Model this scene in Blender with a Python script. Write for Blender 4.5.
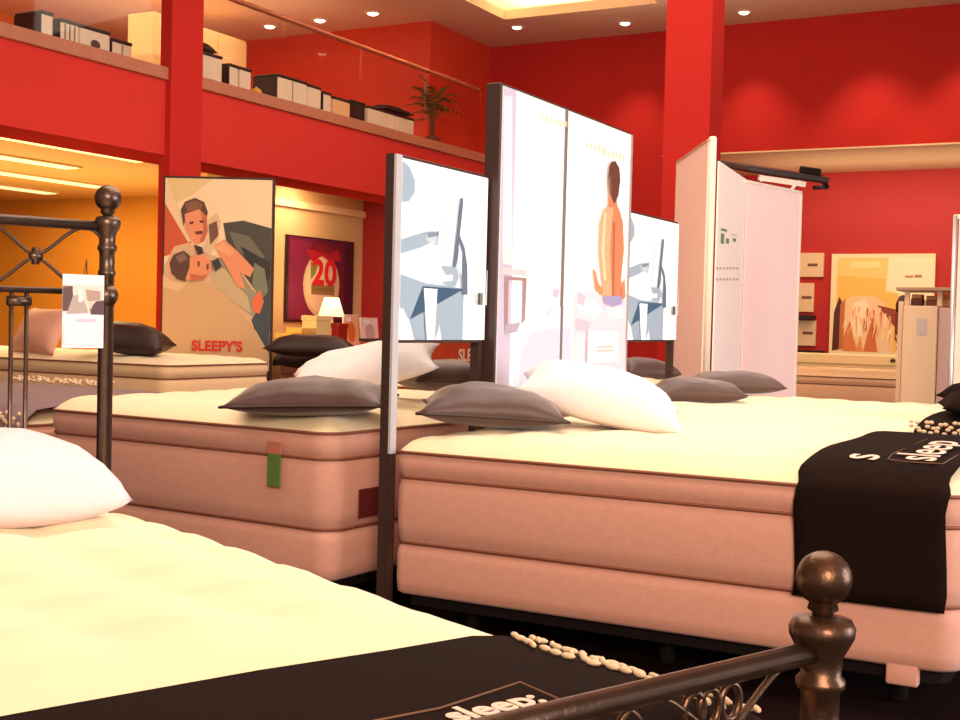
import bpy, bmesh, math, random
from math import radians as R, sin, cos, pi
from mathutils import Vector, Matrix, noise
random.seed(7)
S = bpy.context.scene
for o in list(bpy.data.objects): bpy.data.objects.remove(o)
C = S.collection

# ---------------------------------------------------------------- camera
F_PX, CAM_H = 1250.0, 1.17
YAW, PITCH, ROLL = R(28.5), R(1.7), R(1.43)
CM = Matrix.Rotation(YAW, 4, 'Z') @ Matrix.Rotation(pi/2 - PITCH, 4, 'X') @ Matrix.Rotation(ROLL, 4, 'Z')
cd = bpy.data.cameras.new('camera'); cam = bpy.data.objects.new('camera', cd); C.objects.link(cam)
cam.matrix_world = Matrix.Translation((0, 0, CAM_H)) @ CM
cd.sensor_width = 36; cd.lens = 36 * F_PX / 960; cd.clip_start = .02; cd.clip_end = 100
S.camera = cam

# ---------------------------------------------------------------- world, view, large lights
S.view_settings.view_transform = 'Standard'; S.view_settings.look = 'None'
S.view_settings.exposure = 0.0; S.view_settings.gamma = 1; S.view_settings.use_curve_mapping = False
W = bpy.data.worlds.new('world'); S.world = W; W.use_nodes = True
W.node_tree.nodes['Background'].inputs[0].default_value = (1, .80, .66, 1)
W.node_tree.nodes['Background'].inputs[1].default_value = .42

def light(kind, name, loc, target, power, col, size=None, size_y=None, spot=None, blend=.6):
    d = bpy.data.lights.new(name, kind); d.energy = power; d.color = col
    if kind == 'AREA':
        d.size = size
        if size_y: d.shape = 'RECTANGLE'; d.size_y = size_y
    if kind == 'SPOT': d.spot_size = spot; d.spot_blend = blend; d.shadow_soft_size = size or .05
    if kind == 'POINT': d.shadow_soft_size = size or .05
    o = bpy.data.objects.new(name, d); C.objects.link(o); o.location = loc
    o.rotation_euler = (Vector(target) - Vector(loc)).to_track_quat('-Z', 'Y').to_euler()
    return o
WARM = (1, .74, .50); SOFT = (1, .84, .68)
# unseen area lights: assumed store ceiling lighting over the front of the room, and assumed daylight on the right
light('AREA', 'assumed_ceiling_light', (-2.2, 4.6, 4.9), (-2.2, 4.6, 0), 275, SOFT, 4.5, 5.0)  # stands in for the unseen ceiling lighting, no fixture built
light('AREA', 'assumed_ceiling_light', (-4.8, 9.5, 4.9), (-5.2, 9.5, 0), 170, SOFT, 4.0, 5.0)  # second assumed ceiling light, likewise without a fixture
light('AREA', 'front_fill_light', (2.6, -3.2, 3.2), (-2.2, 4.5, .8), 500, (1, .74, .55), 3.0, 2.0)  # unseen fill from behind the camera, added to light the bed sides
light('AREA', 'assumed_daylight', (5.6, 5.5, 2.0), (-2, 4.4, .6), 360, (.90, .94, 1), 4.0, 3.0)  # assumed daylight from a bare area light
light('AREA', 'mezzanine_fill_light', (-10.6, 9.5, 4.85), (-10.6, 9.5, 3), 130, WARM, 2.5, 6)  # area light without a fixture, added above the mezzanine floor
light('AREA', 'under_mezzanine_fill_light', (-8.55, 11.7, 2.73), (-8.7, 11.8, .5), 60, WARM, .25, 1.8)  # unseen added light, hidden behind the edge beam, no lamp built
light('AREA', 'ceiling_bounce_fill', (-4.6, 12.4, 4.1), (-4.6, 12.4, 5), 32, (1, .82, .62), 4, 3)  # added fill without a fixture, stands in for light bounced onto the ceiling
light('AREA', 'mezzanine_bounce_fill', (-10.4, 10.2, 4.2), (-10.4, 10.2, 5), 40, WARM, 3, 5)  # unseen fill, added to brighten the ceiling above the mezzanine
light('AREA', 'under_mezzanine_bounce_fill', (-11.0, 9.4, 1.4), (-11.0, 9.4, 3), 90, (1, .74, .38), 3, 4.5)  # no lamp here: added fill that lifts the ceiling below the mezzanine
light('AREA', 'alcove_bounce_fill', (-2.8, 16.6, 2.5), (-2.8, 16.6, 4), 16, (1, .84, .62), 4, 1)  # unseen helper aimed upward, added to brighten the alcove soffit
light('AREA', 'alcove_fill_light', (-2.8, 16.3, 3.3), (-2.8, 17.2, 0), 62, (1, .82, .62), 4, 1.2)  # added area light below the alcove soffit, has no fixture

# ---------------------------------------------------------------- helpers
def lin(c):
    return tuple((x/12.92 if x <= .04045 else ((x+.055)/1.055)**2.4) for x in (v/255 for v in c))
def at(px, py, axis, val):
    """the point of the plane axis=val that stands at this place of the photograph"""
    d = CM.to_3x3() @ Vector(((px-480)/F_PX, -(py-360)/F_PX, -1)); o = Vector((0, 0, CAM_H))
    return o + d * ((val - o[axis]) / d[axis])
def dp(px, py, D):
    d = CM.to_3x3() @ Vector(((px-480)/F_PX, -(py-360)/F_PX, -1)); return Vector((0, 0, CAM_H)) + d*D
MATS = {}
def mat(name, rgb, rough=.6, metal=0, emit=0, alpha=1, noise_amt=0, noise_scale=20, bump=0, bump_scale=60, sheen=0, trans=0, coat=0, emit_rgb=None):
    if name in MATS: return MATS[name]
    m = bpy.data.materials.new(name); m.use_nodes = True; nt = m.node_tree; b = nt.nodes['Principled BSDF']
    col = (*lin(rgb), 1)
    b.inputs['Base Color'].default_value = col
    b.inputs['Roughness'].default_value = rough; b.inputs['Metallic'].default_value = metal
    b.inputs['Sheen Weight'].default_value = sheen; b.inputs['Coat Weight'].default_value = coat
    if emit:
        b.inputs['Emission Color'].default_value = (*lin(emit_rgb or rgb), 1); b.inputs['Emission Strength'].default_value = emit
    if alpha < 1: b.inputs['Alpha'].default_value = alpha
    if trans: b.inputs['Transmission Weight'].default_value = trans
    tc = nt.nodes.new('ShaderNodeTexCoord')
    if noise_amt:
        n = nt.nodes.new('ShaderNodeTexNoise'); n.inputs['Scale'].default_value = noise_scale; n.inputs['Detail'].default_value = 4
        nt.links.new(tc.outputs['Object'], n.inputs['Vector'])
        mx = nt.nodes.new('ShaderNodeMixRGB'); mx.blend_type = 'MULTIPLY'; mx.inputs[0].default_value = noise_amt
        mx.inputs[1].default_value = col; nt.links.new(n.outputs['Color'], mx.inputs[2])
        hs = nt.nodes.new('ShaderNodeHueSaturation'); hs.inputs['Saturation'].default_value = 1; hs.inputs['Value'].default_value = 1 + noise_amt*.5
        nt.links.new(mx.outputs[0], hs.inputs['Color'])
        # keep the hue of the paint: use the noise factor as a grey multiplier
        nt.links.new(n.outputs['Fac'], mx.inputs[2]); nt.links.new(hs.outputs[0], b.inputs['Base Color'])
    if bump:
        n2 = nt.nodes.new('ShaderNodeTexNoise'); n2.inputs['Scale'].default_value = bump_scale; n2.inputs['Detail'].default_value = 3
        nt.links.new(tc.outputs['Object'], n2.inputs['Vector'])
        bp = nt.nodes.new('ShaderNodeBump'); bp.inputs['Strength'].default_value = bump; bp.inputs['Distance'].default_value = .01
        nt.links.new(n2.outputs['Fac'], bp.inputs['Height']); nt.links.new(bp.outputs[0], b.inputs['Normal'])
    MATS[name] = m; return m

def quilt_mat(name, rgb, scale=3.2, strength=.5, dist=.02, emit=0):
    m = mat(name, rgb, .8, sheen=.2); nt = m.node_tree; b = nt.nodes['Principled BSDF']
    tc = [n for n in nt.nodes if n.type == 'TEX_COORD'][0]
    mp = nt.nodes.new('ShaderNodeMapping'); mp.inputs['Scale'].default_value = (scale, scale*1.5, 0)
    nz = nt.nodes.new('ShaderNodeTexNoise'); nz.inputs['Scale'].default_value = 2.5
    ad = nt.nodes.new('ShaderNodeMixRGB'); ad.blend_type = 'ADD'; ad.inputs[0].default_value = .35
    vo = nt.nodes.new('ShaderNodeTexVoronoi'); vo.feature = 'SMOOTH_F1'; vo.inputs['Scale'].default_value = 1
    bp = nt.nodes.new('ShaderNodeBump'); bp.invert = True; bp.inputs['Strength'].default_value = strength; bp.inputs['Distance'].default_value = dist
    L = nt.links.new
    L(tc.outputs['Object'], mp.inputs[0]); L(mp.outputs[0], nz.inputs['Vector']); L(mp.outputs[0], ad.inputs[1]); L(nz.outputs['Color'], ad.inputs[2])
    L(ad.outputs[0], vo.inputs['Vector']); L(vo.outputs['Distance'], bp.inputs['Height']); L(bp.outputs[0], b.inputs['Normal'])
    return m

def tag(o, label=None, cat=None, group=None, kind=None):
    if label: o['label'] = label
    if cat: o['category'] = cat
    if group: o['group'] = group
    if kind: o['kind'] = kind
    return o
def thing(name, label, cat, loc=(0, 0, 0), rot=(0, 0, 0), group=None):
    o = bpy.data.objects.new(name, None); C.objects.link(o); o.location = loc; o.rotation_euler = rot
    o.empty_display_size = .05
    return tag(o, label, cat, group)
def obj(name, bm, m, parent=None, smooth=False):
    me = bpy.data.meshes.new(name); bm.normal_update(); bm.to_mesh(me); bm.free()
    for x in (m if isinstance(m, (list, tuple)) else [m]): me.materials.append(x)
    if smooth:
        for p in me.polygons: p.use_smooth = True
    o = bpy.data.objects.new(name, me); C.objects.link(o)
    if parent: o.parent = parent
    return o
def struct(name, bm, m): return tag(obj(name, bm, m), kind='structure')

def box(bm, x0, x1, y0, y1, z0, z1, M=None, mi=0):
    vs = [bm.verts.new(Vector(p)) for p in ((x0,y0,z0),(x1,y0,z0),(x1,y1,z0),(x0,y1,z0),(x0,y0,z1),(x1,y0,z1),(x1,y1,z1),(x0,y1,z1))]
    if M:
        for v in vs: v.co = M @ v.co
    fs = [bm.faces.new([vs[i] for i in q]) for q in ((3,2,1,0),(4,5,6,7),(0,1,5,4),(1,2,6,5),(2,3,7,6),(3,0,4,7))]
    for f in fs: f.material_index = mi
    return bm
def rbox(x0, x1, y0, y1, z0, z1, bev=.01, seg=2):
    bm = bmesh.new(); box(bm, x0, x1, y0, y1, z0, z1)
    bmesh.ops.bevel(bm, geom=list(bm.edges), offset=bev, segments=seg, affect='EDGES', profile=.5)
    return bm
def B(*a, **k): return box(bmesh.new(), *a, **k)
def tube(bm, pts, r, seg=8, cap=True, closed=False):
    pts = [Vector(p) for p in pts]; n = len(pts)
    rs = r if isinstance(r, (list, tuple)) else [r]*n
    rings = []; prev = None
    for i, p in enumerate(pts):
        if closed: t = pts[(i+1) % n] - pts[i-1]
        else: t = pts[min(i+1, n-1)] - pts[max(i-1, 0)]
        t.normalize()
        if prev is None:
            a = Vector((0, 0, 1)) if abs(t.z) < .9 else Vector((1, 0, 0))
            u = t.cross(a).normalized()
        else: u = (prev - t*prev.dot(t)).normalized()
        prev = u; w = t.cross(u)
        rings.append([bm.verts.new(p + (u*cos(2*pi*k/seg) + w*sin(2*pi*k/seg))*rs[i]) for k in range(seg)])
    m = n if closed else n-1
    for i in range(m):
        a, b = rings[i], rings[(i+1) % n]
        for k in range(seg): bm.faces.new((a[k], a[(k+1) % seg], b[(k+1) % seg], b[k]))
    if cap and not closed:
        bm.faces.new(list(reversed(rings[0]))); bm.faces.new(rings[-1])
    return bm
def lathe(bm, prof, seg=24, loc=(0, 0, 0)):
    loc = Vector(loc); rings = []
    for r, z in prof:
        rings.append([bm.verts.new(loc + Vector((max(r, 1e-4)*cos(2*pi*k/seg), max(r, 1e-4)*sin(2*pi*k/seg), z))) for k in range(seg)])
    for a, b in zip(rings, rings[1:]):
        for k in range(seg): bm.faces.new((a[k], a[(k+1) % seg], b[(k+1) % seg], b[k]))
    bm.faces.new(list(reversed(rings[0]))); bm.faces.new(rings[-1])
    return bm
def ellipsoid(bm, c, rx, ry, rz, M=None, u=10, v=7):
    mm = Matrix.Translation(c) @ (M or Matrix.Identity(4)) @ Matrix.Diagonal((rx, ry, rz, 1))
    bmesh.ops.create_uvsphere(bm, u_segments=u, v_segments=v, radius=1, matrix=mm)

# flat printed pictures: coloured shapes of one print in ONE mesh, each layer 0.8 mm over the last
def art(name, origin, U, V, w, h, layers, parent, gloss=.5, emit=0, gap=.0008):
    """origin = top-left corner; U to the right, V down; layer = (rgb, [(u,v)...])"""
    U = Vector(U).normalized(); V = Vector(V).normalized(); N = V.cross(U).normalized(); O = Vector(origin)
    bm = bmesh.new(); ms = []
    for k, (rgb, poly) in enumerate(layers):
        m = mat('print_%d_%d_%d_%s' % (*rgb, ('lit' if emit else 'matt')+str(emit)), rgb, gloss, emit=emit)
        if m not in ms: ms.append(m)
        vs = [bm.verts.new(O + U*(u*w) + V*(v*h) + N*(gap*(k+1))) for u, v in poly]
        f = bm.faces.new(vs); f.normal_update()
        if f.normal.dot(N) < 0: f.normal_flip()
        f.material_index = ms.index(m)
    bmesh.ops.triangulate(bm, faces=[f for f in bm.faces if len(f.verts) > 4])
    return obj(name, bm, ms, parent)
def rect(u0, u1, v0, v1): return [(u0, v0), (u1, v0), (u1, v1), (u0, v1)]
def oval(cu, cv, ru, rv, n=18, tilt=0): return [(cu+ru*cos(2*pi*k/n)*cos(tilt)-rv*sin(2*pi*k/n)*sin(tilt), cv+ru*cos(2*pi*k/n)*sin(tilt)+rv*sin(2*pi*k/n)*cos(tilt)) for k in range(n)]
def pxpoly(x0, y0, x1, y1, pts): return [((x-x0)/(x1-x0), (y-y0)/(y1-y0)) for x, y in pts]

def text(name, s, size, loc, U, up, m, parent, ext=.0006, bold=0, align='CENTER', xs=1):
    c = bpy.data.curves.new('lettering', 'FONT'); c.body = s; c.size = size; c.extrude = ext; c.offset = bold; c.align_x = align; c.align_y = 'CENTER'
    t = bpy.data.objects.new('lettering', c); C.objects.link(t); bpy.context.view_layer.update()
    me = bpy.data.meshes.new_from_object(t.evaluated_get(bpy.context.evaluated_depsgraph_get())); bpy.data.objects.remove(t)
    U = Vector(U).normalized(); up = Vector(up).normalized(); N = U.cross(up)
    T = Matrix((( *U, 0), (*up, 0), (*N, 0), (0, 0, 0, 1))).transposed(); T.translation = Vector(loc)
    me.transform(T @ Matrix.Diagonal((xs, 1, 1, 1))); me.materials.clear(); me.materials.append(m)
    o = bpy.data.objects.new(name, me); C.objects.link(o)
    if parent: o.parent = parent
    return o

# ---------------------------------------------------------------- materials
red = mat('red_paint', (192, 48, 42), .55, noise_amt=.08, noise_scale=1.5, bump=.05, bump_scale=90)
red2 = mat('red_paint_fascia', (204, 58, 50), .5, noise_amt=.05, noise_scale=2)
cream_c = mat('ceiling_plaster', (226, 190, 160), .85, noise_amt=.06, noise_scale=2)
orange_w = mat('orange_wall_paint', (226, 150, 44), .7, noise_amt=.12, noise_scale=1.2)
beige_w = mat('beige_wall_paint', (214, 178, 120), .7, noise_amt=.1, noise_scale=1.5)
terra = mat('terracotta_wall_paint', (186, 62, 30), .7, noise_amt=.12, noise_scale=1.2)
carpet = mat('dark_maroon_carpet', (26, 8, 9), .95, noise_amt=.4, noise_scale=60, bump=.3, bump_scale=220)
stone = mat('ledge_stone', (178, 108, 80), .6, noise_amt=.25, noise_scale=9)
black_m = mat('black_metal', (30, 24, 24), .4, noise_amt=.1, noise_scale=9)
dkframe = mat('dark_brown_frame', (62, 42, 36), .45, noise_amt=.15, noise_scale=6)
alu = mat('brushed_aluminium', (196, 188, 190), .35, metal=.8)
iron = mat('antique_iron', (104, 84, 74), .34, metal=.85, noise_amt=.45, noise_scale=18, bump=.15, bump_scale=60)
bronze = mat('rubbed_bronze', (98, 72, 56), .36, metal=.85, noise_amt=.45, noise_scale=18, bump=.15, bump_scale=60)
peach = mat('peach_damask', (218, 162, 144), .75, noise_amt=.16, noise_scale=30, bump=.12, bump_scale=120, sheen=.2)
welt = mat('brown_piping', (140, 84, 62), .6, noise_amt=.1, noise_scale=40)
quilt = quilt_mat('cream_quilting', (247, 228, 188))
brown_f = mat('brown_satin', (80, 53, 49), .45, noise_amt=.25, noise_scale=7, bump=.2, bump_scale=14, sheen=.3)
white_f = mat('white_linen', (238, 226, 226), .8, noise_amt=.06, noise_scale=12, bump=.35, bump_scale=16, sheen=.2)
black_f = mat('black_brown_felt', (31, 19, 15), .95, noise_amt=.2, noise_scale=30, bump=.15, bump_scale=160)
ltr = mat('cream_embroidery', (244, 212, 196), .7, noise_amt=.1, noise_scale=60)
thread = mat('tan_thread', (120, 84, 60), .8, noise_amt=.2, noise_scale=60)
for m_ in (red, red2): m_.node_tree.nodes['Principled BSDF'].inputs['Specular IOR Level'].default_value = 0
for m_ in (black_f, carpet, black_m): m_.node_tree.nodes['Principled BSDF'].inputs['Specular IOR Level'].default_value = .08
bead_m = mat('pearl_beads', (226, 196, 160), .35, noise_amt=.3, noise_scale=70)

# ---------------------------------------------------------------- room shell
FX = -7.6         # face of the mezzanine
HC = 5.0
YF = 15.4
struct('floor', B(-17, 6, -4, 18.1, -.1, 0), carpet)
# ceiling with a lit tray, corner of the tray at (-7.44, 14.2)
c = bmesh.new()
tx0, tx1, ty0, ty1 = -7.40, -5.35, 11.0, 14.05
box(c, -17, tx0, -4, YF+.2, HC, HC+.12); box(c, tx1, 6, -4, YF+.2, HC, HC+.12)
box(c, tx0, tx1, ty1, YF+.2, HC, HC+.12); box(c, tx0, tx1, -4, ty0, HC, HC+.12)
struct('ceiling', c, cream_c)
c = bmesh.new()
box(c, tx0-.35, tx1+.35, ty0-.35, ty1+.35, HC+.45, HC+.5)
box(c, tx0-.40, tx0-.35, ty0-.35, ty1+.35, HC+.12, HC+.5); box(c, tx1+.35, tx1+.40, ty0-.35, ty1+.35, HC+.12, HC+.5)
box(c, tx0-.35, tx1+.35, ty1+.35, ty1+.40, HC+.12, HC+.5); box(c, tx0-.35, tx1+.35, ty0-.40, ty0-.35, HC+.12, HC+.5)
struct('trim_1', c, mat('cove_plaster', (250, 232, 196), .85))
light('AREA', 'cove_light', (tx0-.12, (ty0+ty1)/2, HC+.2), (tx0-.12, (ty0+ty1)/2, HC+1), 26, (1, .83, .5), .12, ty1-ty0)
light('AREA', 'cove_light', ((tx0+tx1)/2, ty1+.12, HC+.2), ((tx0+tx1)/2, ty1+.12, HC+1), 26, (1, .83, .5), tx1-tx0, .12)
# far wall with the alcove under its bulkhead
c = bmesh.new(); AX = -5.75; BZ = 3.40
box(c, -8.3, AX, YF, YF+.2, 0, HC); box(c, AX, 6, YF, YF+.2, BZ, HC)
struct('wall_back', c, red)
struct('ceiling_alcove', B(AX-.1, 6, YF+.2, 18.0, BZ, BZ+.1), mat('soffit_plaster', (232, 196, 150), .8, noise_amt=.05, noise_scale=2))
struct('trim_2', B(AX, 6, YF-.004, YF+.2, BZ-.02, BZ-.001), mat('soffit_plaster', (232, 196, 150)))
c = bmesh.new(); box(c, AX-.1, 6, 17.8, 18.0, 0, BZ); box(c, AX-.1, AX, YF+.2, 17.8, 0, BZ)
struct('wall_alcove', c, mat('alcove_red_paint', (194, 34, 24), .55, noise_amt=.08, noise_scale=1.5))
# left walls: above and below the end of the mezzanine
struct('wall_left', B(-8.5, -8.3, 13.75, YF+.2, 2.75, HC), mat('orange_lit_red', (206, 56, 26), .6, noise_amt=.1, noise_scale=1.2))  # red wall, the orange cast of its lighting put into the colour
struct('wall_mezzanine_end', B(-17, -8.5, 13.75, 13.95, 3.1, HC), mat('orange_lit_red', (206, 56, 26)))
struct('wall_mezzanine_back', B(-13.4, -13.2, -4, 13.75, 3.1, HC), mat('mezzanine_orange_paint', (214, 120, 56), .7, noise_amt=.2, noise_scale=.8))
struct('wall_under_mezzanine', B(-9.2, -9.0, 10.6, 13.35, 0, 2.75), beige_w)
struct('trim_3', B(-9.0, -8.96, 10.6, 13.35, 2.47, 2.55), mat('cream_trim_paint', (240, 206, 150), .6))
struct('wall_corner', B(-9.2, -8.3, 13.35, YF+.2, 0, 2.75), mat('shaded_red_paint', (150, 18, 16), .6, noise_amt=.1, noise_scale=2))  # red darkened to carry the shadow on this wall
struct('wall_far_left', B(-17, -9.2, 12.6, 12.8, 0, 2.75), orange_w)
struct('wall_side_left', B(-17, -16.8, -4, 12.6, 0, 2.75), orange_w)
# mezzanine slab: fascia, red edge beam, ceiling below
c = bmesh.new(); box(c, FX-.12, FX, -4, 14.0, 2.55, 3.19); box(c, FX-.55, FX-.12, -4, 13.75, 2.55, 2.75)
struct('wall_fascia', c, red2)
struct('ceiling_under_mezzanine', B(-17, FX-.55, -4, 13.75, 2.75, 2.9), mat('warm_ceiling', (236, 176, 92), .7, noise_amt=.15, noise_scale=1.5))
struct('floor_mezzanine', B(-17, FX-.12, -4, 13.75, 2.9, 3.295), mat('mezzanine_floor', (150, 84, 56), .7, noise_amt=.2, noise_scale=5))
struct('trim_4', rbox(FX-.26, FX+.03, -4, 13.99, 3.19, 3.30, .008), stone)
# columns
t = B(-7.665, FX+.06, 8.20, 8.60, 0, HC); struct('wall_column_left', t, red)
cy = 10.1
struct('wall_column_right', B(-3.73, -3.33, 10.0, 10.32, 0, HC), red)

# recessed strip lights in the ceiling below the mezzanine
for k, (x, y0, y1, w) in enumerate(((-9.2, 7.2, 9.6, .16), (-10.4, 6.8, 9.8, .2), (-11.6, 8.0, 11.4, .22), (-12.9, 7.6, 11.8, .22))):
    t = thing('strip_light', ['thin glowing strip light under the mezzanine nearest the red fascia', 'second glowing strip light in from the red fascia', 'third glowing strip light in from the red fascia', 'farthest glowing strip light, deepest under the mezzanine'][k], 'ceiling light', (x, (y0+y1)/2, 2.735), group='strip lights under the mezzanine')
    h = (y1-y0)/2
    obj('light_frame', B(-w/2-.03, w/2+.03, -h-.03, h+.03, -.005, .014), mat('pale_metal', (220, 190, 140), .5), t)
    obj('diffuser', B(-w/2, w/2, -h, h, -.012, -.004), mat('strip_glow', (255, 226, 150), .5, emit=1.6), t)
    light('AREA', 'strip_beam', (x, (y0+y1)/2, 2.715), (x, (y0+y1)/2, 0), 75, (1, .70, .34), w, 2*h)
# ceiling downlights
def downlight(x, y, label, z=HC, grp='recessed ceiling spotlights', power=10, r=.075, tgt=None, spot=70):
    t = thing('downlight', label, 'ceiling light', (x, y, z), group=grp)
    obj('trim_ring', lathe(bmesh.new(), [(r*.8, -.006), (r, -.012), (r*1.35, -.008), (r*1.4, 0), (r*.8, 0)], 20), mat('white_ring', (236, 214, 180), .4), t, True)
    obj('bulb', lathe(bmesh.new(), [(.001, -.03), (r*.5, -.026), (r*.78, -.012), (r*.8, -.002)], 16), mat('bulb_glow', (255, 236, 200), .4, emit=6), t, True)
    if power:
        l = light('SPOT', 'downlight_beam', (x, y, z-.05), tgt or (x, y, 0), power, (1, .80, .58), size=.04, spot=R(spot), blend=.9)
for q in ((272, 27, 'first of three ceiling spots over the mezzanine, nearest the front'), (322, 21, 'middle of the three ceiling spots over the mezzanine'), (375, 14, 'third ceiling spot over the mezzanine, nearest the red end wall')):
    p = at(q[0], q[1], 2, HC); downlight(p.x, p.y-.05, q[2], power=60, r=.085, grp='ceiling spotlights over the mezzanine')
for q, lb, tg in (((517, 27), 'ceiling spot at the corner of the glowing ceiling tray', None), ((625, 23), 'ceiling spot just left of the red column', None), ((744, 12), 'ceiling spot just right of the red column', None)):
    p = at(q[0], q[1], 2, HC); downlight(p.x, p.y, lb, power=95, tgt=(p.x, p.y+.35, 1.5), spot=74)
# assumed wall washers over the far wall, above the frame's edge
for x, lb in ((-3.1, 'assumed ceiling spot washing the far red wall, left of the pair over the alcove'), (-2.0, 'assumed ceiling spot washing the far red wall above the frame edge')):
    downlight(x, 14.5, lb, power=110, tgt=(x, 15.4, 2.6), spot=70)

# ---------------------------------------------------------------- mezzanine rail, glass and things on the ledge
def glass_mat():
    m = bpy.data.materials.new('balustrade_glass'); m.use_nodes = True; nt = m.node_tree
    nt.nodes.remove(nt.nodes['Principled BSDF']); out = nt.nodes['Material Output']
    tr = nt.nodes.new('ShaderNodeBsdfTransparent'); tr.inputs[0].default_value = (.97, .95, .92, 1)
    gl = nt.nodes.new('ShaderNodeBsdfGlossy'); gl.inputs['Roughness'].default_value = .03
    mx = nt.nodes.new('ShaderNodeMixShader'); L = nt.links.new
    mx.inputs[0].default_value = .02; L(tr.outputs[0], mx.inputs[1]); L(gl.outputs[0], mx.inputs[2]); L(mx.outputs[0], out.inputs[0])
    return m
GL = glass_mat()
t = thing('glass_balustrade', 'glass balustrade with a slim metal handrail along the red mezzanine', 'balustrade', (FX-.06, 8.65, 3.30))
ys = [8.65, 9.9, 11.25, 12.6, 13.95]
for a, b in zip(ys, ys[1:]): obj('glass_pane', B(-.006, .006, a-8.65+.01, b-8.65-.01, 0, .80), GL, t)
bmr = bmesh.new(); tube(bmr, [(0, -.05+k*5.3/44, .81) for k in range(45)], [.024 + (.005 if k % 2 else 0) for k in range(45)], 8)
obj('handrail', bmr, mat('rail_metal', (196, 120, 92), .35, metal=.6), t, True)
t = thing('glass_balustrade', 'glass balustrade left of the red column, its rail above the frame', 'balustrade', (FX-.06, 2.0, 3.30))
ys = [2.0, 4.0, 6.1, 8.19]
for a, b in zip(ys, ys[1:]): obj('glass_pane', B(-.006, .006, a-2+.01, b-2-.01, 0, .80), GL, t)
obj('handrail', tube(bmesh.new(), [(0, 0, .81), (0, 6.19, .81)], .026, 8), mat('rail_metal', (196, 120, 92)), t, True)

bag_w = mat('white_packaging', (240, 226, 206), .6, noise_amt=.15, noise_scale=8)
bag_k = mat('black_packaging', (34, 24, 24), .5)
bag_c = mat('cream_packaging', (240, 200, 150), .6)
def bag(y0, y1, label, h=.25, body=bag_w, side=True, logo=False, depth=.3, x=-7.98, z=3.297, stripes=0):
    w = y1-y0
    t = thing('bedding_pack', label, 'bedding pack', (x, (y0+y1)/2, z), group='bedding packs on the mezzanine ledge')
    obj('pack_body', rbox(-depth, 0, -w/2, w/2, 0, h, .012), body, t)
    obj('pack_lid', rbox(-depth-.006, .006, -w/2-.004, w/2+.004, h, h+.03, .01), bag_k, t)
    if side: obj('side_panel', B(-depth, .004, -w/2-.012, -w/2-.001, .0, h), bag_k, t)
    if logo: obj('round_emblem', B(0, 0, 0, 0, 0, 0) if 0 else art_oval(h, t), mat('emblem_brown', (80, 56, 48), .5), t)
    for k in range(stripes):
        yy = -w/2 + w*(k+1)/(stripes+1); obj('stripe', B(.001, .003, yy-.008, yy+.008, .02, h-.01), mat('grey_stripe', (150, 130, 112), .6), t)
    return t
def art_oval(h, t):
    bm = bmesh.new(); vs = [bm.verts.new((.003, .055*cos(a*pi/8), h*.55+.04*sin(a*pi/8))) for a in range(16)]; bm.faces.new(vs); return bm
def Y(px, py, x=-7.98): return at(px, py, 0, x).y
bag(Y(41, 40), Y(53, 40), 'white bedding pack with a black side, first on the left ledge', .27)
bag(Y(60, 45), Y(79, 45), 'striped white bedding pack, second from the left on the ledge', .25, stripes=3)
bag(Y(80, 48), Y(110, 48), 'long white bedding pack with a round dark emblem', .25, logo=True, side=False)
bag(Y(112, 52), Y(132, 52), 'cream bedding pack nearest the left red column', .21, body=bag_w, stripes=1)
bag(Y(203, 75), Y(222, 80), 'white bedding pack right of the red column with a dark cushion on top', .33, side=False)
bag(Y(229, 85), Y(238, 90), 'narrow white bedding pack with black side panel beside the cushion pack', .29)
bag(Y(240, 85), Y(251, 90), 'narrow white bedding pack before the first gap in the right row', .29, side=False)
bag(Y(277, 95), Y(307, 100), 'long white bedding pack with black left side, right of the gap', .33, stripes=1)
bag(Y(308, 100), Y(321, 104), 'square white bedding pack against the long one', .32, side=False)
bag(Y(323, 105), Y(331, 108), 'thin white bedding pack with black side, before the cream one', .29)
bag(Y(333, 112), Y(350, 115), 'cream bedding pack with a flat top in the right row', .27, body=bag_c, side=False)
bag(Y(351, 112), Y(365, 118), 'all black bedding pack between cream and white ones', .29, body=bag_k)
bag(Y(368, 118), Y(396, 122), 'long white bedding pack under the end of a black cushion', .28, side=False)
bag(Y(397, 122), Y(414, 126), 'last white bedding pack before the potted palm', .28, side=False)

def pillow_bm(w, d, t, seed=0, n=22, pinch=.12, wr=.012, p=2.6, bottom=.55):
    bm = bmesh.new(); top = {}; bot = {}
    for i in range(n+1):
        for j in range(n+1):
            u = -1+2*i/n; v = -1+2*j/n
            u = math.copysign(abs(u)**.85, u); v = math.copysign(abs(v)**.85, v)
            e = max(0, (1-abs(u)**p))**.55 * max(0, (1-abs(v)**p))**.55
            k = 1 - pinch*(abs(u)**2)*(1-abs(v)**2)*0 - pinch*((1-u*u)*abs(v)**3); k2 = 1 - pinch*((1-v*v)*abs(u)**3)
            x = u*w/2*k2; y = v*d/2*k
            nz = noise.noise(Vector((x*7+seed, y*7, seed*1.7)))*wr + noise.noise(Vector((x*18, y*18+seed, seed)))*wr*.5
            top[i, j] = bm.verts.new((x, y, e*t/2 + nz*min(1, e*2)))
            if 0 < i < n and 0 < j < n: bot[i, j] = bm.verts.new((x, y, -e*t/2*bottom))
            else: bot[i, j] = top[i, j]
    for i in range(n):
        for j in range(n):
            bm.faces.new((top[i, j], top[i+1, j], top[i+1, j+1], top[i, j+1]))
            q = [bot[i, j], bot[i, j+1], bot[i+1, j+1], bot[i+1, j]]
            if len(set(q)) == 4:
                try: bm.faces.new(q)
                except ValueError: pass
    return bm
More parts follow.
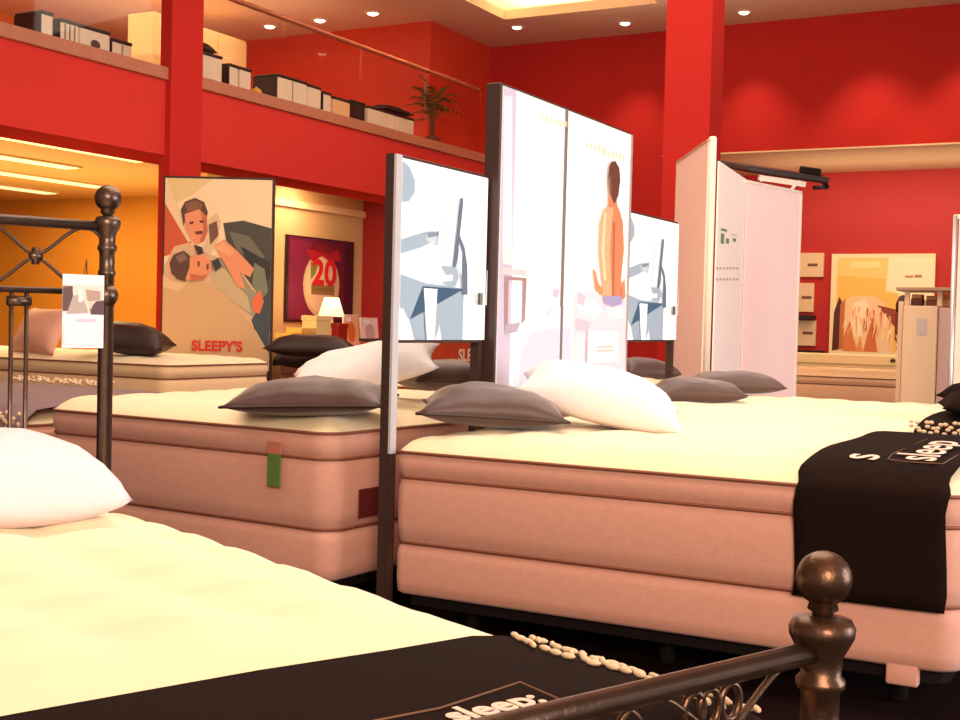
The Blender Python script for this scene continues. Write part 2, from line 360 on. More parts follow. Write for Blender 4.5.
def edge_path(w, d, pinch=.12, n=12):
    pts = []
    for (a, b) in (((-1, -1), (1, -1)), ((1, -1), (1, 1)), ((1, 1), (-1, 1)), ((-1, 1), (-1, -1))):
        for k in range(n):
            u = a[0]+(b[0]-a[0])*k/n; v = a[1]+(b[1]-a[1])*k/n
            kk = 1-pinch*((1-u*u)*abs(v)**3); k2 = 1-pinch*((1-v*v)*abs(u)**3)
            pts.append((u*w/2*k2, v*d/2*kk, 0))
    return pts
def pillow(name, label, w, d, t, loc, rot, m, seed, group=None, piping=None, cat='pillow', **k):
    e = thing(name, label, cat, loc, rot, group)
    b = obj('cushion_body', pillow_bm(w, d, t, seed, **k), m, e, True)
    if piping: obj('piping', tube(bmesh.new(), edge_path(w, d, k.get('pinch', .12)), .006, 6, closed=True), piping, e, True)
    return e
pillow('cushion', 'small dark cushion on the white pack just right of the red column', .28, .22, .12, (-8.1, Y(209, 75), 3.30+.36+.05), (0, .25, .2), bag_k, 3, cat='cushion', n=12)
pillow('cushion', 'flat black cushion across the last two white bedding packs', .30, .62, .12, (-8.12, (Y(388, 118)+Y(412, 122))/2, 3.30+.31+.04), (0, .05, 0), bag_k, 5, cat='cushion', n=12)
# yellow candle jar in the gap of the right row
t = thing('candle_jar', 'small yellow jar in the gap between bedding packs', 'jar', (-8.05, Y(262, 90), 3.30))
obj('jar_body', lathe(bmesh.new(), [(.05, 0), (.06, .02), (.06, .12), (.045, .14)], 14), mat('yellow_glaze', (240, 190, 80), .4), t, True)
obj('jar_lid', lathe(bmesh.new(), [(.048, .14), (.048, .155), (.012, .165), (.012, .18)], 14), mat('yellow_glaze', (240, 190, 80)), t, True)
# big pale cabinet and board at the back of the mezzanine
ca = at(200, 26, 0, -10.4); cb = at(246, 60, 0, -10.4)
t = thing('wall_cabinet', 'beige panelled cabinet standing behind the packs on the mezzanine', 'cabinet', (-10.4, ca.y-.8, 3.297)); cwd = cb.y-ca.y+.8
obj('cabinet_body', rbox(-.4, 0, 0, cwd, 0, ca.z-3.3, .01), mat('beige_board', (226, 186, 130), .7, noise_amt=.15, noise_scale=6), t)
for k in range(3): obj('cabinet_door', B(.001, .012, cwd*k/3+.01, cwd*(k+1)/3-.01, .03, ca.z-3.33), mat('beige_board', (226, 186, 130)), t)
# palm
def palm():
    t = thing('potted_palm', 'green potted palm at the end of the mezzanine against the orange wall', 'plant', (-7.97, 13.3, 3.297))
    obj('pot', lathe(bmesh.new(), [(.05, 0), (.07, .02), (.085, .13), (.09, .15), (.075, .15)], 16), mat('clay_pot', (110, 60, 40), .7), t, True)
    obj('soil', lathe(bmesh.new(), [(.07, .135), (.07, .145)], 12), mat('soil', (40, 26, 20), .9), t)
    bm = bmesh.new()
    for k in range(3):
        a = k*2.1; tube(bm, [(0, 0, .13), (.03*cos(a), .03*sin(a), .35), (.06*cos(a), .07*sin(a), .55)], [.014, .011, .008], 6)
    obj('stem', bm, mat('palm_stem', (104, 74, 40), .7), t, True)
    bm = bmesh.new(); rr = random.Random(3)
    for k in range(26):
        a = k*2.399; el = rr.uniform(.15, 1.25); ln = rr.uniform(.34, .6)
        base = Vector((.05*cos(a), .05*sin(a), .45+rr.uniform(-.1, .18))); d = Vector(((cos(a)*.38 if cos(a) > 0 else cos(a)*.6)*cos(el), sin(a)*cos(el)*1.1, sin(el)))
        pts = [base + d*ln*s - Vector((0, 0, .42*ln*s*s)) for s in [i/7 for i in range(8)]]
        for i in range(1, 8):
            p = pts[i]; tdir = (pts[i]-pts[i-1]).normalized(); sd = tdir.cross(Vector((0, 0, 1))).normalized()
            for sg in (-1, 1):
                tip = p + sd*sg*.10*(1.15-i/9) + tdir*.07 - Vector((0, 0, .035)); q = p + tdir*.016; r0 = p - tdir*.010
                bm.faces.new([bm.verts.new(r0), bm.verts.new(q), bm.verts.new(tip)])
        tube(bm, pts, .003, 4)
    obj('fronds', bm, mat('palm_leaf', (70, 86, 34), .6, noise_amt=.3, noise_scale=8), t)
palm()

# ---------------------------------------------------------------- beds
RK = 1.0      # how much rounder the corners of the right-hand end are
def rrect(L, Wd, r, ins=0, n=6):
    """outline of a rounded rectangle x 0..L, y 0..Wd, inset by ins"""
    pts = []; rl = max(r-ins, .004); r2 = max(r*RK-ins, .004)
    for rr, cx, cy, a0 in ((r2, L-ins-r2, ins+r2, -pi/2), (r2, L-ins-r2, Wd-ins-r2, 0), (rl, ins+rl, Wd-ins-rl, pi/2), (rl, ins+rl, ins+rl, pi)):
        for k in range(n+1):
            a = a0 + pi/2*k/n; pts.append((cx+rr*cos(a), cy+rr*sin(a)))
    return pts
def rings_mesh(L, Wd, r, prof, cap_top=True, cap_bot=True, sub=0):
    bm = bmesh.new(); rs = []
    for ins, z in prof: rs.append([bm.verts.new((x, y, z)) for x, y in rrect(L, Wd, r, ins)])
    n = len(rs[0])
    for a, b in zip(rs, rs[1:]):
        for k in range(n): bm.faces.new((a[k], a[(k+1) % n], b[(k+1) % n], b[k]))
    if cap_bot: bm.faces.new(list(reversed(rs[0])))
    if cap_top: bm.faces.new(rs[-1])
    return bm
def crown(d, z0, cr): return z0 + cr*(1-math.exp(-max(d, 0)/.07))
def pillow_top_mesh(L, Wd, r, z0, cr, seed=0, tuft=.006, flat=(9, 9)):
    """puffed top surface: outline rings then a fine grid inside, quilted by a real relief"""
    bm = bmesh.new(); N, Mn = 64, 52
    g = {}
    for i in range(N+1):
        for j in range(Mn+1):
            u = i/N; v = j/Mn
            u = .5-.5*cos(pi*u) if 0 else u
            # concentrate rows at the borders
            def ease(t): return (t**1.7*.5**(-.7) if t < .5 else 1-(1-t)**1.7*.5**(-.7))
            x = ease(u)*L; y = ease(v)*Wd
            # pull corners onto the rounded outline
            rr_ = r*RK if x > L/2 else r
            cx = min(max(x, rr_), L-rr_); cy = min(max(y, rr_), Wd-rr_); dx, dy = x-cx, y-cy
            if dx and dy:
                m = max(abs(dx), abs(dy)); q = math.hypot(dx, dy); f = m/q; x = cx+dx*f; y = cy+dy*f; d = rr_-m
            else: d = min(x, L-x, y, Wd-y)
            z = crown(d, z0, cr)
            a = sin(x*pi/.20+ .9*sin(y*3+seed))*sin(y*pi/.24+.8*sin(x*2.6+seed))
            fl = 0 if flat[0] <= x <= flat[1] else min(1, max(flat[0]-x, x-flat[1])/.06)
            z += ((abs(a)**.6-.5)*tuft*2*min(1, d/.08) + noise.noise(Vector((x*2.3+seed, y*2.3, 0)))*.010*min(1, d/.1))*fl
            g[i, j] = bm.verts.new((x, y, z))
    for i in range(N):
        for j in range(Mn): bm.faces.new((g[i, j], g[i+1, j], g[i+1, j+1], g[i, j+1]))
    return bm
def bed(label, loc, rz, L, Wd, zs=(.16, .35, .595, .69), cr=.075, r=.10, legs=True, group=None, corner_leg=False, frame_z=None, seed=0, sidem=None, topm=None, flat=(9, 9), tuft=.006):
    zb, zm, zw, zt = zs; sm = sidem or peach; tm = topm or quilt
    t = thing('display_bed', label, 'bed', loc, (0, 0, rz), group)
    obj('box_spring', rings_mesh(L, Wd, r*.8, [(.02, zb), (.004, zb+.012), (0, zb+.05), (0, zm-.045), (.006, zm-.012), (.02, zm-.002)]), sm, t, True)
    mt = obj('mattress', rings_mesh(L, Wd, r, [(.018, zm), (.004, zm+.012), (-.004, zm+.07), (-.005, (zm+zw)/2), (-.003, zw-.05), (.006, zw-.008), (.012, zw), (.004, zw+.010), (-.006, zw+.035), (-.006, zt-.03), (.004, zt-.004), (.0, zt)], cap_top=True), sm, t, True)
    for z, ins in ((zm+.006, .006), (zw, .004), (zt-.002, -.002)):
        obj('piping', tube(bmesh.new(), [(x, y, z) for x, y in rrect(L, Wd, r, ins)], .0062, 6, closed=True), welt, mt, True)
    obj('pillow_top', pillow_top_mesh(L, Wd, r, zt, cr, seed, tuft, flat), tm, t, True)
    fr = obj('bed_frame', rings_mesh(L, Wd, .05, [(.05, zb-.045), (.05, zb-.001)]), black_m, t)
    if legs:
        for x in (.22, L/2, L-.22):
            for y in (.22, Wd-.22): obj('leg', lathe(bmesh.new(), [(.018, 0), (.03, .01), (.03, zb-.046)], 12, (x, y, 0)), black_m, t, True)
    if corner_leg: obj('corner_guard', rbox(L-.225, L-.13, .006, .05, zb-.055, zb+.02, .008), sm, t, True)
    return t
def runner(label, loc, rz, x0, x1, Wd, zb, zm, zt, cr=.075, r_off=.010, y_end=None, group='black bed runners', drop0=True, drop1=True, L=2.0):
    """cloth laid across a bed (x0..x1), following the mattress side, its puffed edge and top"""
    t = thing('bed_runner', label, 'bed runner', loc, (0, 0, rz), group)
    prof = []
    if drop0:
        for z in (zb, zb+.05, (zb+zm)/2, zm, zt-.05, zt-.01): prof.append((-r_off-.006, z))
    for d in (0, .012, .03, .06, .10, .16, .3): prof.append((d - r_off*.7*math.exp(-d/.03), crown(d, zt, cr)+.008))
    n = 6
    for k in range(1, n): prof.append((.3+(Wd-.6)*k/n, zt+cr+.009))
    for d in (.3, .16, .10, .06, .03, .012, 0): prof.append((Wd-d + r_off*.7*math.exp(-d/.03), crown(d, zt, cr)+.008))
    if drop1:
        for z in (zt-.01, zt-.05, zm, (zb+zm)/2, zb+.05, zb): prof.append((Wd+r_off+.006, z))
    bm = bmesh.new(); nx = 10; rows = []
    for i in range(nx+1):
        x = x0+(x1-x0)*i/nx; rw = []
        for k, (y, z) in enumerate(prof):
            wv = .004*noise.noise(Vector((x*6, y*4, z*5)))
            rw.append(bm.verts.new((x+(.006*sin(k*1.3) if i in (0, nx) else 0), y + (wv if z < zt-.02 else 0), z + (abs(wv) if z > zt else 0))))
        rows.append(rw)
    for a, b in zip(rows, rows[1:]):
        for k in range(len(prof)-1): bm.faces.new((a[k], b[k], b[k+1], a[k+1]))
    o = obj('runner_cloth', bm, black_f, t, True)
    sm = o.modifiers.new('thickness', 'SOLIDIFY'); sm.thickness = .004; sm.offset = 1
    return t

BY = 3.905
RK = 2.4
bedB = bed('peach sided pillow-top mattress and box spring under the wide white light box', (-2.466, BY, 0), 0, 1.995, 1.53, r=.05, corner_leg=True, seed=1, flat=(1.46, 1.95))
RK = 1.0
runB = runner('black felt runner hanging over the side of the large right bed', (-2.455, BY, 0), 0, 1.475, 1.925, 1.53, .345, .595, .69)
# lettering on that runner
zt = .69+.075+.017
text('lettering', 'sleep', .19, (-.655+2.455, 4.03-BY, zt-.002), (0, 1, .03), (-1, 0, 0), ltr, runB, bold=.001, xs=1.5, align='LEFT')
text('lettering', 's', .19, (-.825+2.455, 4.07-BY, zt-.006), (0, 1, .1), (-1, 0, 0), ltr, runB, bold=.001, xs=1.3)
bm = bmesh.new()
tube(bm, [(x+2.455, y-BY, zt-.004) for x, y in [(-.565, 4.9), (-.565, 4.3), (-.565, 4.0), (-.66, 3.98), (-.73, 4.02), (-.75, 4.2), (-.75, 4.9)]], .0018, 4)
obj('stitching', bm, thread, runB)
bedD = bed('white topped bed directly behind the large right bed', (-2.455, BY+1.53+.05, 0), 0, 1.98, 1.93, zs=(.16, .36, .62, .715), seed=2)
bedC = bed('peach sided mattress and box spring with a green tag, behind the iron headboard', (-4.296, 3.913, 0), R(-4.0), 1.62, 1.97, zs=(.185, .375, .645, .745), cr=.065, seed=3)
bedC2 = bed('bed just behind the green tagged one, mostly hidden by brown and white pillows', (-4.49, 6.02, 0), R(-4.0), 1.80, 1.6, zs=(.185, .42, .69, .80), cr=.065, seed=4)
# green tag, hangs on the side of bed C
tg = thing('price_tag', 'green hanging tag on the side of the peach mattress', 'tag', (-2.93, 3.797, .655), (0, 0, R(-3)))
obj('tag_card', rbox(-.032, .032, -.016, -.011, -.125, 0, .002), mat('green_card', (96, 128, 60), .6, noise_amt=.3, noise_scale=30), tg)
obj('tag_band', B(-.034, .034, -.017, -.010, 0, .045), mat('rose_band', (196, 120, 96), .6), tg)
# dark red label on the end of bed C
tg = thing('care_label', 'dark red label on the end of the green tagged mattress beside the post', 'label', (-2.652, 4.02, .47), (0, 0, R(-3)))
obj('label_cloth', rbox(0, .004, -.07, .07, -.055, .055, .0015), mat('maroon_cloth', (96, 22, 22), .7), tg)

# bed D runner with beads and cushions
runD = runner('black runner with a beaded edge on the bed behind the large right one', (-2.455, BY+1.58, 0), 0, 1.56, 1.92, 1.93, .45, .62, .715)
def beads(parent, line, rows, n, rr=None, size=(.011, .006, .005), name='bead_trim', seed=0, spread=.02, direction=None):
    bm = bmesh.new(); rnd = random.Random(seed); A_, B_ = Vector(line[0]), Vector(line[1]); d = (B_-A_).normalized()
    off = Vector(direction).normalized(); ang = math.atan2(d.y, d.x)
    for r in range(rows):
        for k in range(n):
            p = A_ + (B_-A_)*((k+rnd.uniform(-.35, .35)+.5)/n) + off*(spread*r + rnd.uniform(-.4, .4)*spread)
            ellipsoid(bm, p+Vector((0, 0, rnd.uniform(0, .003))), *size, M=Matrix.Rotation(ang+rnd.uniform(-.6, .6), 4, 'Z'), u=7, v=5)
    o = obj(name, bm, bead_m, parent, True); o['kind'] = 'stuff'; return o
beads(runD, ((1.54, .0, .795), (1.92, .0, .795)), 3, 14, size=(.012, .009, .008), spread=.018, direction=(0, -.3, -1), seed=4)
pillow('cushion', 'round black cushion on the beaded runner at the right edge', .42, .5, .16, (-.66, 5.98, .85), (0, .0, .2), black_f, 8, cat='cushion', n=14)
pillow('cushion', 'black cushion farther back at the right edge of the white bed', .40, .5, .16, (-.80, 7.12, .85), (0, 0, -.1), black_f, 9, cat='cushion', n=14)

# pillows on bed B / D / C
pipe_b = mat('dark_brown_piping', (60, 38, 34), .5)
pillow('throw_pillow', 'dark brown satin pillow lying in front of the white one on the right bed', .57, .44, .20, dp(493, 411, 4.85), (R(3), R(2), R(28)), brown_f, 11, group='brown satin pillows', piping=pipe_b)
pillow('bed_pillow', 'large white pillow slumped over the brown one on the right bed', .68, .48, .27, dp(600, 402, 5.0), (R(6), R(13), R(24)), white_f, 12)
pillow('throw_pillow', 'brown pillow just right of the white pillow under the pink panel', .48, .42, .17, dp(695, 394, 6.6), (0, 0, R(30)), brown_f, 13, group='brown satin pillows')
pillow('throw_pillow', 'brown pillow farthest back on the right bed under the framed pink panel', .58, .40, .16, dp(735, 385.5, 7.3), (0, 0, R(20)), brown_f, 14, group='brown satin pillows')
pillow('throw_pillow', 'brown pillow behind the white pillow, under the second desk scene light box', .42, .34, .20, at(640, 373, 0, -2.84), (0, 0, R(60)), brown_f, 15, group='brown satin pillows')
pillow('throw_pillow', 'wide brown satin pillow on the green tagged bed, left of the black post', .62, .40, .18, dp(312, 401, 4.85), (R(3), R(-2), R(24)), brown_f, 16, group='brown satin pillows', piping=pipe_b)
pillow('bed_pillow', 'white pillow propped up behind the black post on the green tagged bed', .68, .40, .21, dp(364, 371, 5.45), (R(14), R(-13), R(28)), white_f, 17)
pillow('throw_pillow', 'brown pillow right of the black post, under the light box with a desk scene', .40, .34, .19, dp(438, 379, 5.8), (0, 0, R(60)), brown_f, 18, group='brown satin pillows', piping=pipe_b)

# ---------------------------------------------------------------- light boxes between the bed heads
LX = -2.47
WHT = (250, 251, 253); BLG = (150, 172, 190); DBL = (92, 110, 132); PALE = (214, 224, 234)
def desk_print(t, y0, w, z1, h, x):
    P = lambda *p: pxpoly(398, 162, 496, 338, p)
    L = [(WHT, rect(0, 1, 0, 1)),
         (BLG, P((398, 164), (405, 168), (411, 180), (411, 192), (405, 202), (398, 204))),
         (BLG, P((398, 240), (414, 233), (428, 227), (440, 228), (441, 236), (430, 239), (418, 246), (398, 254))),
         ((190, 202, 214), P((424, 228), (440, 226), (444, 236), (434, 242), (424, 238))),
         ((120, 140, 158), P((424, 230), (438, 227), (438, 231), (426, 235))),
         (BLG, P((398, 274), (424, 281), (452, 282), (468, 284), (468, 338), (444, 338), (441, 322), (436, 338), (425, 338), (421, 296), (421, 284), (426, 338), (414, 338), (408, 318), (398, 306))),
         (WHT, P((422, 286), (437, 286), (435, 338), (427, 338))),
         (WHT, P((398, 322), (400, 306), (408, 322), (411, 338), (398, 338))),
         ((232, 238, 244), P((398, 256), (414, 248), (430, 246), (450, 262), (452, 278), (424, 280), (398, 272))),
         ((206, 214, 222), P((439, 200), (446, 200), (441, 252), (434, 252))),
         (WHT, P((440, 202), (445, 202), (440, 250), (436, 250))),
         ((206, 214, 222), P((446, 200), (458, 192), (452, 262), (440, 264))),
         (WHT, P((448, 202), (456, 196), (450, 258), (442, 260))),
         (DBL, P((459, 190), (463, 188), (463, 196), (460, 228), (466, 240), (470, 260), (471, 290), (465, 290), (463, 262), (459, 248), (456, 262), (452, 262), (456, 226))),
         ((220, 226, 234), P((459, 236), (463, 246), (463, 270), (458, 262))),
         (BLG, P((440, 262), (456, 262), (460, 272), (456, 282), (442, 280), (446, 272))),
         (WHT, P((440, 272), (452, 270), (452, 276), (442, 278))),
         ((110, 120, 110), P((483, 287), (489, 287), (489, 300), (483, 300))),
         ((60, 66, 60), P((483, 287), (485.5, 287), (485.5, 300), (483, 300))),
         ((204, 204, 212), P((492, 300), (493, 262), (494, 262), (494, 300)))]
    return art('print', (x, y0, z1), (0, 1, 0), (0, 0, -1), w, h, L, t, emit=.22)
def small_box(label, y0, y1, group, post_left=True, flip=False):
    t = thing('light_box', label, 'light box', (0, 0, 0), group=group)
    z0, z1 = 1.10, 1.77
    bm = bmesh.new(); box(bm, LX-.045, LX-.010, y0-.008, y0+.032, .0, z1+.012)
    obj('post', bm, dkframe, t)
    obj('post', B(LX-.05, LX-.012, y1-.03, y1, 0, z1+.012), dkframe, t)
    obj('frame_edge', B(LX-.010, LX, y0-.006, y0+.034, .68, z1+.01), mat('pale_grey_frame', (198, 196, 204), .4), t)
    obj('post_cover', B(LX-.010, LX, y0-.004, y0+.034, 0, .678), dkframe, t)
    obj('lamp_housing', rbox(LX-.05, LX-.004, y0+.02, y1-.01, z0-.012, z1+.012, .004), dkframe, t)
    obj('backlit_panel', B(LX-.004, LX-.001, y0+.03, y1-.005, z0, z1), mat('backlit_acrylic', (246, 249, 252), .4, emit=.2), t)
    desk_print(t, y0+.034, y1-.005-y0-.034, z1-.004, z1-z0-.004, LX)
    obj('base_foot', rbox(LX-.14, LX+.0, y0-.01, y0+.04, 0, .02, .004), dkframe, t)
    return t
small_box('small light box with a blue desk scene on a tall black post', 3.905-.025, 4.585, 'small desk scene light boxes')
small_box('small desk scene light box between the wide light box and the pink panels', 6.09, 6.93, 'small desk scene light boxes')

# wide light box
t = thing('light_box', 'tall wide light box showing a person seen from behind', 'light box')
bx, ya, yb, z0, z1 = -2.425, 4.60, 6.05, .83, 2.155
obj('lamp_housing', rbox(bx-.075, bx-.004, ya, yb, z0-.02, z1+.012, .004), dkframe, t)
for y in (ya+.0, yb-.05): obj('post', B(bx-.072, bx-.032, y, y+.05, 0, z0-.02), dkframe, t)
obj('backlit_panel', B(bx-.004, bx-.001, ya+.012, yb-.012, z0, z1), mat('backlit_acrylic_warm', (250, 248, 246), .4, emit=.2), t)
obj('divider', B(bx-.001, bx+.010, 5.222, 5.238, z0, z1), mat('divider_grey', (120, 112, 116), .4), t)
obj('frame_edge', B(bx-.001, bx+.006, yb-.02, yb-.002, z0, z1), mat('frame_grey', (170, 160, 160), .4), t)
# the print is laid out in metres along Y (u) and down (v)
def wide(py, pz): return ((py-ya)/(yb-ya), (z1-pz)/(z1-z0))
def WP(*pts):
    out = []
    for x, y in pts:
        p = at(x, y, 0, bx); out.append(wide(min(max(p.y, ya+.012), yb-.014), min(max(p.z, z0), z1)))
    return out
LAV = (192, 184, 206); PK = (226, 208, 222)
L = [((252, 250, 248), rect(.01, .99, 0, 1)),
     (LAV, [wide(ya+.012, z1), wide(4.73, z1), wide(4.73, z0), wide(ya+.012, z0)]),
     ((218, 212, 228), WP((502, 95), (512, 97), (512, 250), (502, 250))),
     ((238, 234, 244), [wide(4.73, z1), wide(4.745, z1), wide(4.745, .95), wide(4.73, .95)]),
     ((236, 220, 220), WP((502, 246), (513, 247), (513, 265), (502, 264))),
     ((214, 196, 200), WP((501, 268), (526, 270), (526, 276), (501, 274))),
     ((160, 128, 130), WP((504, 276), (526, 278), (526, 281), (508, 280), (507, 330), (504, 330))),
     ((160, 128, 130), WP((522, 280), (526, 280), (524, 322), (521, 326))),
     ((176, 160, 176), WP((504, 325), (520, 322), (516, 332), (504, 334))),
     ((214, 218, 236), WP((512, 388), (514, 345), (521, 328), (530, 316), (568, 304), (571, 304), (570, 390))),
     ((196, 202, 224), WP((518, 388), (520, 350), (532, 332), (570, 326), (569, 390))),
     (WHT, WP((512, 345), (519, 326), (528, 314), (536, 312), (526, 326), (518, 348))),
     (PK, WP((573, 292), (590, 290), (604, 302), (624, 300), (626, 375), (572, 385))),
     ((244, 232, 240), WP((576, 304), (592, 300), (602, 310), (594, 318), (580, 314))),
     ((206, 184, 206), WP((577, 292), (584, 296), (582, 306), (576, 303))),
     ((206, 184, 206), WP((574, 318), (590, 322), (586, 332), (574, 330))),
     ((240, 222, 232), WP((604, 306), (622, 306), (622, 318), (608, 320))),
     ((206, 184, 206), WP((552, 288), (558, 290), (556, 298), (551, 296))),
     ((206, 208, 226), WP((545, 308), (552, 306), (552, 314), (546, 315))),
     ((214, 140, 104), WP((591, 268), (594, 272), (597, 284), (602, 290), (600, 296), (594, 290))),
     ((228, 168, 130), WP((608, 205), (614, 203), (617, 208), (621, 222), (622, 250), (619, 280), (620, 298), (602, 298), (600, 280), (597, 250), (598, 222), (602, 209))),
     ((204, 128, 92), WP((612, 204), (617, 209), (621, 222), (622, 250), (619, 280), (620, 298), (610, 298), (608, 250), (610, 220))),
     ((176, 98, 66), WP((611, 222), (613, 222), (612, 296), (610, 296))),
     ((252, 208, 168), WP((602, 213), (604, 212), (602, 250), (604, 280), (602, 280), (599, 250))),
     ((200, 126, 92), WP((608, 188), (614, 188), (615, 207), (606, 207))),
     ((98, 58, 46), WP((609, 162), (613, 161), (617, 168), (618, 180), (616, 196), (612, 204), (610, 200), (607, 190), (606, 176), (607, 166))),
     ((140, 90, 70), WP((606, 178), (608, 176), (609, 192), (607, 196))),
     ((158, 150, 196), WP((600, 296), (621, 296), (619, 304), (610, 307), (602, 303))),
     ((206, 130, 98), WP((619, 284), (622, 278), (623, 296), (621, 300), (619, 298)))]
# rows of pale illegible lettering along the top
for (x, y, n, wd) in ((538, 114, 3, 4.0), (551, 118, 6, 2.6), (582, 142, 5, 4), (600, 149, 6, 3.6)):
    for k in range(n):
        xx = x+k*wd; yy = y+k*wd*.30; hh = 4.4+(k % 3)*1.2
        L.append(((236, 208, 180), WP((xx, yy), (xx+wd*.6, yy+.8), (xx+wd*.6, yy+hh+.8), (xx, yy+hh))))
art('print', (bx, ya, z1), (0, 1, 0), (0, 0, -1), yb-ya, z1-z0, L, t, emit=.2, gap=.0005)
# the white card on the wide light box
tg = thing('info_card', 'small white card fixed low on the right half of the wide light box', 'card', (bx+.022, 0, 0))
a, b = at(588, 331, 0, bx+.02), at(617, 362, 0, bx+.02)
obj('card', B(-.002, .002, a.y, b.y, b.z, a.z), mat('white_card', (246, 250, 255), .5), tg)
for k in range(3): obj('text_line', B(.0021, .003, a.y+.1, b.y-.08+.02*k, a.z-.08-.02*k, a.z-.072-.02*k), mat('pink_ink', (222, 190, 190), .6), tg) if k < 2 else None

# ---------------------------------------------------------------- iron bed A
HP = Vector((-2.300, 2.285, 0)); FP = Vector((-.337, 1.482, 0))
ax = (FP-HP).normalized(); ang = math.atan2(ax.y, ax.x); wd = Vector((ax.y, -ax.x, 0))       # wd points to the near side
# local frame: x along the bed from head to foot, y = -wd (towards the far side); origin at the far head post
tA = thing('iron_bed', 'bronze and iron bed with cream mattress in the left foreground', 'bed', HP, (0, 0, ang))
LEN = (FP-HP).length; BW = 1.53
def post(name, x, y, ball_z, r, m, collar=(.0,)):
    p = obj(name, lathe(bmesh.new(), [(r*1.25, 0), (r*1.25, .02), (r, .035), (r, ball_z-.225), (r*1.15, ball_z-.222), (r*1.15, ball_z-.214), (r, ball_z-.210), (r*1.0, ball_z-.166),
        (r*1.28, ball_z-.160), (r*1.28, ball_z-.152), (r*1.05, ball_z-.146), (r*1.1, ball_z-.125), (r*1.68, ball_z-.100), (r*1.72, ball_z-.090), (r*1.5, ball_z-.080), (r*.72, ball_z-.076)], 28, (x, y, 0)), m, tA, True)
    bz = ball_z-.0325
    prof = [(.012, bz-.046), (.0125, bz-.040), (.018, bz-.036)]
    for k in range(3, 19): a = -pi/2+pi*k/18; prof.append((.0325*cos(a), bz+.0325*sin(a)))
    obj('ball_finial', lathe(bmesh.new(), prof, 28, (x, y, 0)), m, p, True)
    return p
iron_m = iron
RH = .0185
p1 = post('head_post', 0, 0, 1.488, RH, iron); p2 = post('head_post', 0, -BW, 1.488, RH, iron)
# collar knob on the visible head post
for y in (0, -BW):
    obj('collar', lathe(bmesh.new(), [(RH, 1.19), (RH*1.45, 1.205), (RH*1.55, 1.215), (RH*1.45, 1.225), (RH, 1.24)], 20, (0, y, 0)), iron, p1 if y == 0 else p2, True)
f1 = post('foot_post', LEN, 0, .912, .0225, bronze); f2 = post('foot_post', LEN, -BW, .912, .0225, bronze)
def hbar(name, x, z, r, m, y0=-BW+.015, y1=-.015): return obj(name, tube(bmesh.new(), [(x, y0, z), (x, y1, z)], r, 12), m, tA, True)
hbar('top_rail', 0, 1.385, .0125, iron); hbar('lower_rail', 0, 1.222, .0075, iron); hbar('bottom_rail', 0, .42, .009, iron)
hbar('top_rail', LEN, .795, .0135, bronze); hbar('lower_rail', LEN, .655, .0075, bronze); hbar('bottom_rail', LEN, .30, .009, bronze)
def scroll(x, z0, z1, yc, w, m):
    """an X of two curved rods tied by a knot, ending in round arches"""
    bm = bmesh.new(); zc = (z0+z1)/2; h = (z1-z0)/2-.006
    for sy in (-1, 1):
        for sz in (-1, 1):
            pts = []
            for k in range(15):
                u = k/14; a = u*pi*.95
                pts.append((x, yc+sy*(w*.5*(u**.75) if u < .62 else w*.5*(.62**.75) + w*.16*sin((u-.62)/.38*pi/2)), zc+sz*h*sin(min(u/.62, 1)*pi/2) if u < .62 else zc+sz*h*cos((u-.62)/.38*pi/2)))
            tube(bm, pts, .0045, 6)
    tube(bm, [(x, yc, zc-.020), (x, yc, zc+.020)], .010, 8); tube(bm, [(x, yc-.014, zc), (x, yc+.014, zc)], .011, 8)
    return obj('scroll_work', bm, m, tA, True)
sw = (BW-.06)/5
for k in range(5):
    yc = -.03 - sw*(k+.5)
    scroll(0, 1.222, 1.385, yc, sw*1.18, iron); scroll(LEN, .655, .795, yc, sw*1.18, bronze)
ysp = [-.03-sw*(k+.86) for k in range(-0, 5)]
for k in range(5):
    for dy in (-.018, .018):
        y = -.03-sw*(k+1)+dy if k < 4 else -.03-sw*.5+dy*0-.0+dy
        y = -.215-.27*k+dy
        obj('spindle', tube(bmesh.new(), [(0, y, .43), (0, y, 1.215)], .0055, 8), iron, tA, True)
        obj('spindle', tube(bmesh.new(), [(LEN, y, .31), (LEN, y, .65)], .0055, 8), bronze, tA, True)
    bm = bmesh.new(); tube(bm, [(0, -.215-.27*k-.027, 1.195), (0, -.215-.27*k+.027, 1.195)], .012, 8); obj('spindle_tie', bm, iron, tA, True)
for y in (0, -BW): obj('side_rail', rbox(.015, LEN-.015, y-.012-(.0), y+.012, .22, .27, .004), black_m, tA)
# hanging ring castings under the foot rail
bm = bmesh.new()
for yy in (-.165, -.20, -.225):
    tube(bm, [(LEN+.0, yy+.016*cos(a*pi/8), .762+.020*sin(a*pi/8)) for a in range(16)], .0045, 6, closed=True)
obj('ring_casting', bm, bronze, tA, True)
# mattress of bed A
MA = bed('x', (0, 0, 0), 0, LEN-.09, BW-.02, zs=(.22, .40, .59, .67), cr=.05, r=.06, legs=False, seed=6, tuft=.014, flat=(1.38, 2.2)) 
for ch in list(bpy.data.objects):
    if ch.parent == MA:
        ch.parent = tA; ch.location = (.045, -BW+.044, 0)
bpy.data.objects.remove(MA)
TZ = .67+.05
